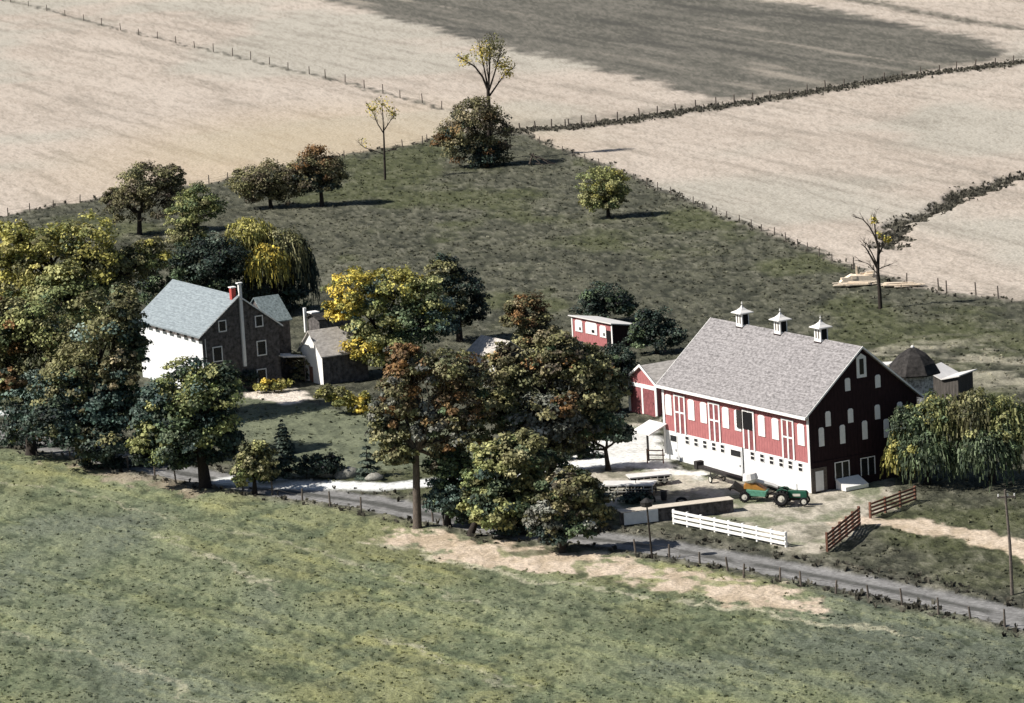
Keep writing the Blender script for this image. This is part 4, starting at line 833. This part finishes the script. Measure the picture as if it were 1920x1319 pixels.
def rail_fence(name, a, b, nposts, nrails, hh, label, mt, rh=.16, group=None):
    A, B = G(*a), G(*b); d = B-A; Ln = np.hypot(*d[:2]); e = empty(name, tuple(A), math.atan2(d[1], d[0]), label, 'fence', group)
    for i in range(nposts): x = Ln*i/(nposts-1); MB().box(x-.09, x+.09, -.09, .09, -.3, hh+.05).build('post', mt, e)
    for k in range(nrails):
        z = hh*(k+1)/nrails-rh; MB().box(-.05, Ln+.05, -.15, -.095, z-.02, z+rh).build('rail', mt, e)
    return e
rail_fence('board_fence', (1264, 982), (1474, 1025), 9, 3, 1.25, 'white three board fence between the road and the yard', 'white', .24)
rail_fence('board_fence', (1632, 971), (1716, 940), 4, 4, 1.35, 'brown board fence beside the dirt lane below the willow', 'brown', .16)
e = rail_fence('board_fence', (1551, 1036), (1611, 986), 6, 5, 1.7, 'steep brown board panel left of the dirt lane', 'brown', .22)
MB().box(0, 6, .1, .14, .1, 1.1).build('stone_backing', 'rock', e) if False else None
# ---------------------------------------------------------------- poles
g = G(1898, 1113); e = empty('utility_pole', tuple(g), 0, 'tall utility pole with a crossarm on the grass at right', 'pole')
MB().tube([(0, 0, -.5), (-.05, 0, 4), (-.3, 0, 8.6)], [.15, .13, .09], 8).build('pole', 'wood', e); ca_ = MB().box(-.95, .55, -.06, .06, 7.9, 8.05).build('crossarm', 'wood', e)
b = MB(); [b.tube([(x, 0, 8.05), (x, 0, 8.25)], .05, 6) for x in (-.85, -.1, .45)]; b.build('insulator', 'white', ca_)
g = G(1223, 1046); e = empty('yard_pole', tuple(g), 0, 'slim dark pole topped by a round dark birdhouse near the yard wall', 'pole')
MB().tube([(0, 0, -.4), (-.25, 0, 4.9)], [.1, .07], 8).build('pole', 'bark', e); MB().tube([(-.25, 0, 4.5), (-.25, 0, 4.55), (-.25, 0, 4.95), (-.25, 0, 5.25)], [.35, .5, .55, .12], 10).build('birdhouse', 'steel', e)
# ---------------------------------------------------------------- machinery
def wheel(parent, x, y, r, t, lug=True, rimr=.55):
    w = MB().ring((x, y, r), 1, r-t*.45, t*.45, 22, 8)
    if lug:
        for i in range(16):
            a = i/16*math.tau; w.box(x+math.cos(a)*r*.97-.04, x+math.cos(a)*r*.97+.04, y-t*.5, y+t*.5, r+math.sin(a)*r*.97-.04, r+math.sin(a)*r*.97+.04)
    o = w.build('wheel', 'tire', parent, smooth=False); MB().disc((x, y, r), 1, r*rimr, t*.55, 16).disc((x, y, r), 1, r*.18, t*.9, 8).build('rim', 'rim', o); return o
g = G(1478, 947); tr_ = empty('tractor', tuple(g), R(-16), 'green farm tractor with big lugged rear wheels at the barn corner', 'tractor')
wheel(tr_, -.45, -.75, .74, .5, True, .42); wheel(tr_, -.45, .75, .74, .5, True, .42); wheel(tr_, 1.55, -.5, .40, .18, False); wheel(tr_, 1.55, .5, .40, .18, False)
MB().prism([(.05, .72), (1.75, .68), (1.82, .8), (1.80, 1.22), (1.68, 1.32), (.05, 1.38)], 1, -.27, .27).build('hood', 'green', tr_, bevel=.05)
MB().box(-.9, .3, -.2, .2, .55, 1.0).box(.25, 1.7, -.13, .13, .45, .7).build('chassis', 'steel', tr_)
MB().box(1.83, 1.86, -.2, .2, .8, 1.2).build('grille', 'steel', tr_); MB().box(.5, 1.2, -.29, -.272, .85, 1.08).build('side_panel', 'rim', tr_)
for s in (-1, 1): MB().prism([(-1.0, 1.15), (-.85, 1.5), (-.4, 1.6), (.05, 1.45), (.05, 1.4), (-.4, 1.52), (-.8, 1.42), (-.93, 1.12)], 1, s*.5-.12, s*.5+.14).build('fender', 'green', tr_)
st = MB().box(-.85, -.4, -.22, .22, 1.1, 1.2).box(-.9, -.82, -.22, .22, 1.2, 1.55).build('seat', 'steel', tr_)
MB().tube([(.05, 0, 1.35), (-.15, 0, 1.62)], .025, 6).ring((-.17, 0, 1.64), 2, .2, .02, 14, 6).build('steering_wheel', 'steel', tr_)
MB().tube([(.9, -.1, 1.3), (.9, -.1, 1.95)], .035, 6).build('exhaust', 'steel', tr_)
g = G(1418, 938); pk = empty('corn_picker', tuple(g), R(-16), 'green and orange corn picker with a pale hopper behind the tractor', 'farm machine')
wheel(pk, -.9, -.85, .48, .28); wheel(pk, -.9, .85, .48, .28)
MB().prism([(-.6, .55), (1.0, .45), (1.15, .95), (-.75, 1.12)], 1, -.8, .75).build('body', 'teal', pk, bevel=.03)
MB().prism([(-1.0, 1.13), (1.0, .97), (.2, 1.5), (-.4, 1.7), (-1.0, 1.55)], 1, -.5, .5).build('cover', 'orange', pk, bevel=.03)
MB().tube([(-.3, 0, 1.55), (-.45, 0, 1.95), (-.5, 0, 2.5)], [.35, .75, .62], 10).build('hopper', 'tin', pk)
MB().tube([(-.3, 0, 1.9), (1.5, .3, 1.35), (2.0, .3, 1.15)], [.22, .18, .15], 6).build('spout', 'tin', pk)
MB().tube([(-1.0, .1, .7), (-2.0, .1, 1.4), (-2.5, .1, 1.0)], [.3, .42, .2], 6).build('gathering_snout', 'steel', pk); MB().box(.9, 2.2, -.08, .08, .5, .62).build('drawbar', 'steel', pk)
def elevator(base, yaw, Ln, z0, z1, label, wx):
    g = G(*base); e = empty('hay_elevator', tuple(g), yaw, label, 'farm machine', 'hay elevators along the barn front')
    s = (z1-z0)/Ln; MB().prism([(0, z0), (Ln, z1), (Ln, z1+.28), (0, z0+.28)], 1, -.28, .28).build('trough', 'steel', e)
    x = Ln*wx; zc = z0+s*x
    wheel(e, x, -.7, .36, .16, False, .7); wheel(e, x, .7, .36, .16, False, .7)
    MB().bar((x, -.65, .36), (x+.8, -.25, z0+s*(x+.8)), .08).bar((x, .65, .36), (x+.8, .25, z0+s*(x+.8)), .08).bar((x, -.7, .36), (x, .7, .36), .08).bar((x, -.65, .36), (x-.8, -.25, z0+s*(x-.8)), .08).build('undercarriage', 'steel', e)
    MB().box(-.35, .25, -.38, .38, z0-.1, z0+.65).build('motor_box', 'steel', e); return e
pA = G(1310, 893); pB = G(1393, 922); yE = math.atan2(*(pB-pA)[[1, 0]])
elevator((1312, 893), yE, float(np.hypot(*(pB-pA)[:2])), .8, 1.0, 'dark hay elevator lying along the left half of the white barn wall', .4)
pA2 = G(1405, 925); pB2 = G(1488, 946); y2 = math.atan2(*(pB2-pA2)[[1, 0]])
elevator((1408, 922), y2, float(np.hypot(*(pB2-pA2)[:2])), .9, .6, 'dark hay elevator behind the corn picker and tractor', .5)
def wagon(base, yaw, label, Ln=4.2, Wg=2.0):
    g = G(*base); e = empty('hay_wagon', tuple(g), yaw, label, 'wagon')
    MB().box(0, Ln, -Wg/2, Wg/2, .85, .97).build('deck', 'tin', e)
    for x in (.7, Ln-.7):
        for y in (-Wg/2+.1, Wg/2-.1): wheel(e, x, y, .38, .18, False)
    rk = MB()
    for i in range(7): rk.bar((Ln*i/6*.98+.04, -Wg/2+.05, .9), (Ln*i/6*.98+.04, -Wg/2-.1, .2), .07)
    for z in (.35, .6): rk.bar((0, -Wg/2-.08, z), (Ln, -Wg/2-.08, z), .06)
    rk.build('side_rack', 'rim', e); MB().box(.1, Ln-.1, -.5, .5, .6, .84).build('undercarriage', 'steel', e); return e
wagon((1130, 925), R(-14), 'pale flat hay wagon with hanging side racks right of the middle trees', 5.0)
wagon((1178, 912), R(10), 'weathered flat wagon parked behind the hay wagon nearer the barn', 4.0, 1.8)
g = G(1200, 926); e = empty('disc_harrow', tuple(g), R(-25), 'dark disc harrow between the hay wagon and the yard wall', 'farm machine')
fr = MB()
for y in (-.7, .7): fr.bar((-1.3, y, .55), (1.3, y, .5), .09)
for x in (-1.25, 0, 1.25): fr.bar((x, -.75, .55), (x, .75, .55), .09)
fr.bar((1.3, 0, .55), (2.7, 0, .35), .1).build('frame', 'steel', e)
for y in (-.7, .7):
    gd = MB().tube([(-1.35, y, .28), (1.35, y, .28)], .04, 6)
    for i in range(9): gd.disc((-1.3+i*.325, y, .28), 0, .28, .03, 12)
    gd.build('disc_gang', 'steel', e)
MB().tube([(-.3, 0, .55), (-.4, 0, 1.25)], .03, 6).build('lever', 'steel', e)
g = G(1245, 938); e = empty('feed_barrel', tuple(g), 0, 'dark barrel standing behind the yard wall', 'barrel'); MB().tube([(0, 0, 0), (0, 0, .42), (0, 0, .85)], [.26, .31, .26], 12).build('barrel_body', 'steel', e); MB().ring((0, 0, .83), 2, .26, .03, 14, 6).build('rim', 'steel', e)
g = G(1278, 943); o = MB().ring((0, 0, .2), 2, .42, .13, 20, 8).build('old_tyre', 'tire'); o.location = tuple(g); o.rotation_euler = (R(22), 0, 0); tag(o, 'worn tyre lying tilted behind the yard wall', 'tyre')
# ---------------------------------------------------------------- lumber, rocks, debris
def lumber(px, yaw, n, Ln, label, seed):
    rnd = random.Random(seed); g = G(*px); e = bpy.data.objects.new('lumber_pile', None); mb = MB()
    for i in range(n):
        a = rnd.uniform(-.12, .12); x = rnd.uniform(-.6, .6); y = rnd.uniform(-.9, .9); z = .05+.09*(i//6); l2 = Ln*rnd.uniform(.5, 1)/2; w_ = rnd.uniform(.09, .16)
        c, s = math.cos(a), math.sin(a); mb.add([(x+(ux*c-uy*s), y+(ux*s+uy*c), z+uz) for uz in (0, .08) for ux, uy in ((-l2, -w_), (l2, -w_), (l2, w_), (-l2, w_))], [(3, 2, 1, 0), (4, 5, 6, 7), (0, 1, 5, 4), (1, 2, 6, 5), (2, 3, 7, 6), (3, 0, 4, 7)])
    o = mb.build('lumber_pile', 'lumber'); o.location = tuple(g); o.rotation_euler = (0, 0, yaw); tag(o, label, 'lumber', 'lumber lying by the snag'); return o
lumber((1605, 536), R(-6), 26, 5.0, 'left pile of pale boards left of the snag', 1)
lumber((1690, 537), R(-8), 22, 5.0, 'right pile of pale boards right of the snag', 2)
g = G(1610, 527); rnd = random.Random(3); mb = MB()
for i in range(26): mb.box(*(lambda x, y, z, a, b, c: (x, x+a, y, y+b, z, z+c))(rnd.uniform(-2.2, 2.2), rnd.uniform(-.8, .8), rnd.uniform(0, .8)*(1-abs(i-13)/18), rnd.uniform(.2, 1.0), rnd.uniform(.2, .5), rnd.uniform(.15, .45)))
mb.prism([(-2.4, 0), (2.4, 0), (1.2, .7), (-1.0, .8)], 1, -.7, .7); mb.box(-.3, -.1, 0, .2, 0, 1.9); o = mb.build('rubble_heap', 'lumber'); o.location = tuple(g); tag(o, 'pale heap of broken timber and masonry behind the left boards', 'rubble')
g = G(1008, 310); mb = MB(); rnd = random.Random(9)
for a, b, r_ in (((-1.0, 0, 1.7), (2.6, .3, .1), .14), ((-1.2, .2, .2), (-.6, 0, 1.9), .2), ((-.6, 0, 1.7), (.4, -.4, .2), .16), ((.6, .2, .9), (1.8, -.5, .2), .08), ((-.4, .1, .3), (2.9, .4, .05), .1)): limb(mb, rnd, a, b, r_, r_*.4, .04)
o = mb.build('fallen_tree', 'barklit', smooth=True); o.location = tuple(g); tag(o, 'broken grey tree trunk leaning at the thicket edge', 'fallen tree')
for i, (x, y, r_, lb) in enumerate(((614, 893, .95, 'leftmost grey garden boulder beside the pale driveway'), (650, 893, 1.35, 'largest grey garden boulder in the middle of the driveway edge'), (702, 899, .85, 'rightmost grey garden boulder just below the small spruce'))):
    o = MB().blob((0, 0, .15), (r_, r_*.8, r_*.55), 60+i, 8, 12, .14).build('boulder', 'rock', smooth=True); o.location = tuple(G(x, y)); tag(o, lb, 'boulder', 'boulders beside the driveway')
o = MB().prism([(-.5, 0), (.5, 0), (.5, .8), (0, 1.3), (-.5, .8)], 1, -.3, .3).build('well_cover', 'white'); o.location = tuple(G(584, 708)); o.rotation_euler = (0, 0, YH); tag(o, 'tiny white gabled well cover below the outbuilding', 'well cover')
SC.render.resolution_x, SC.render.resolution_y = 1024, 703
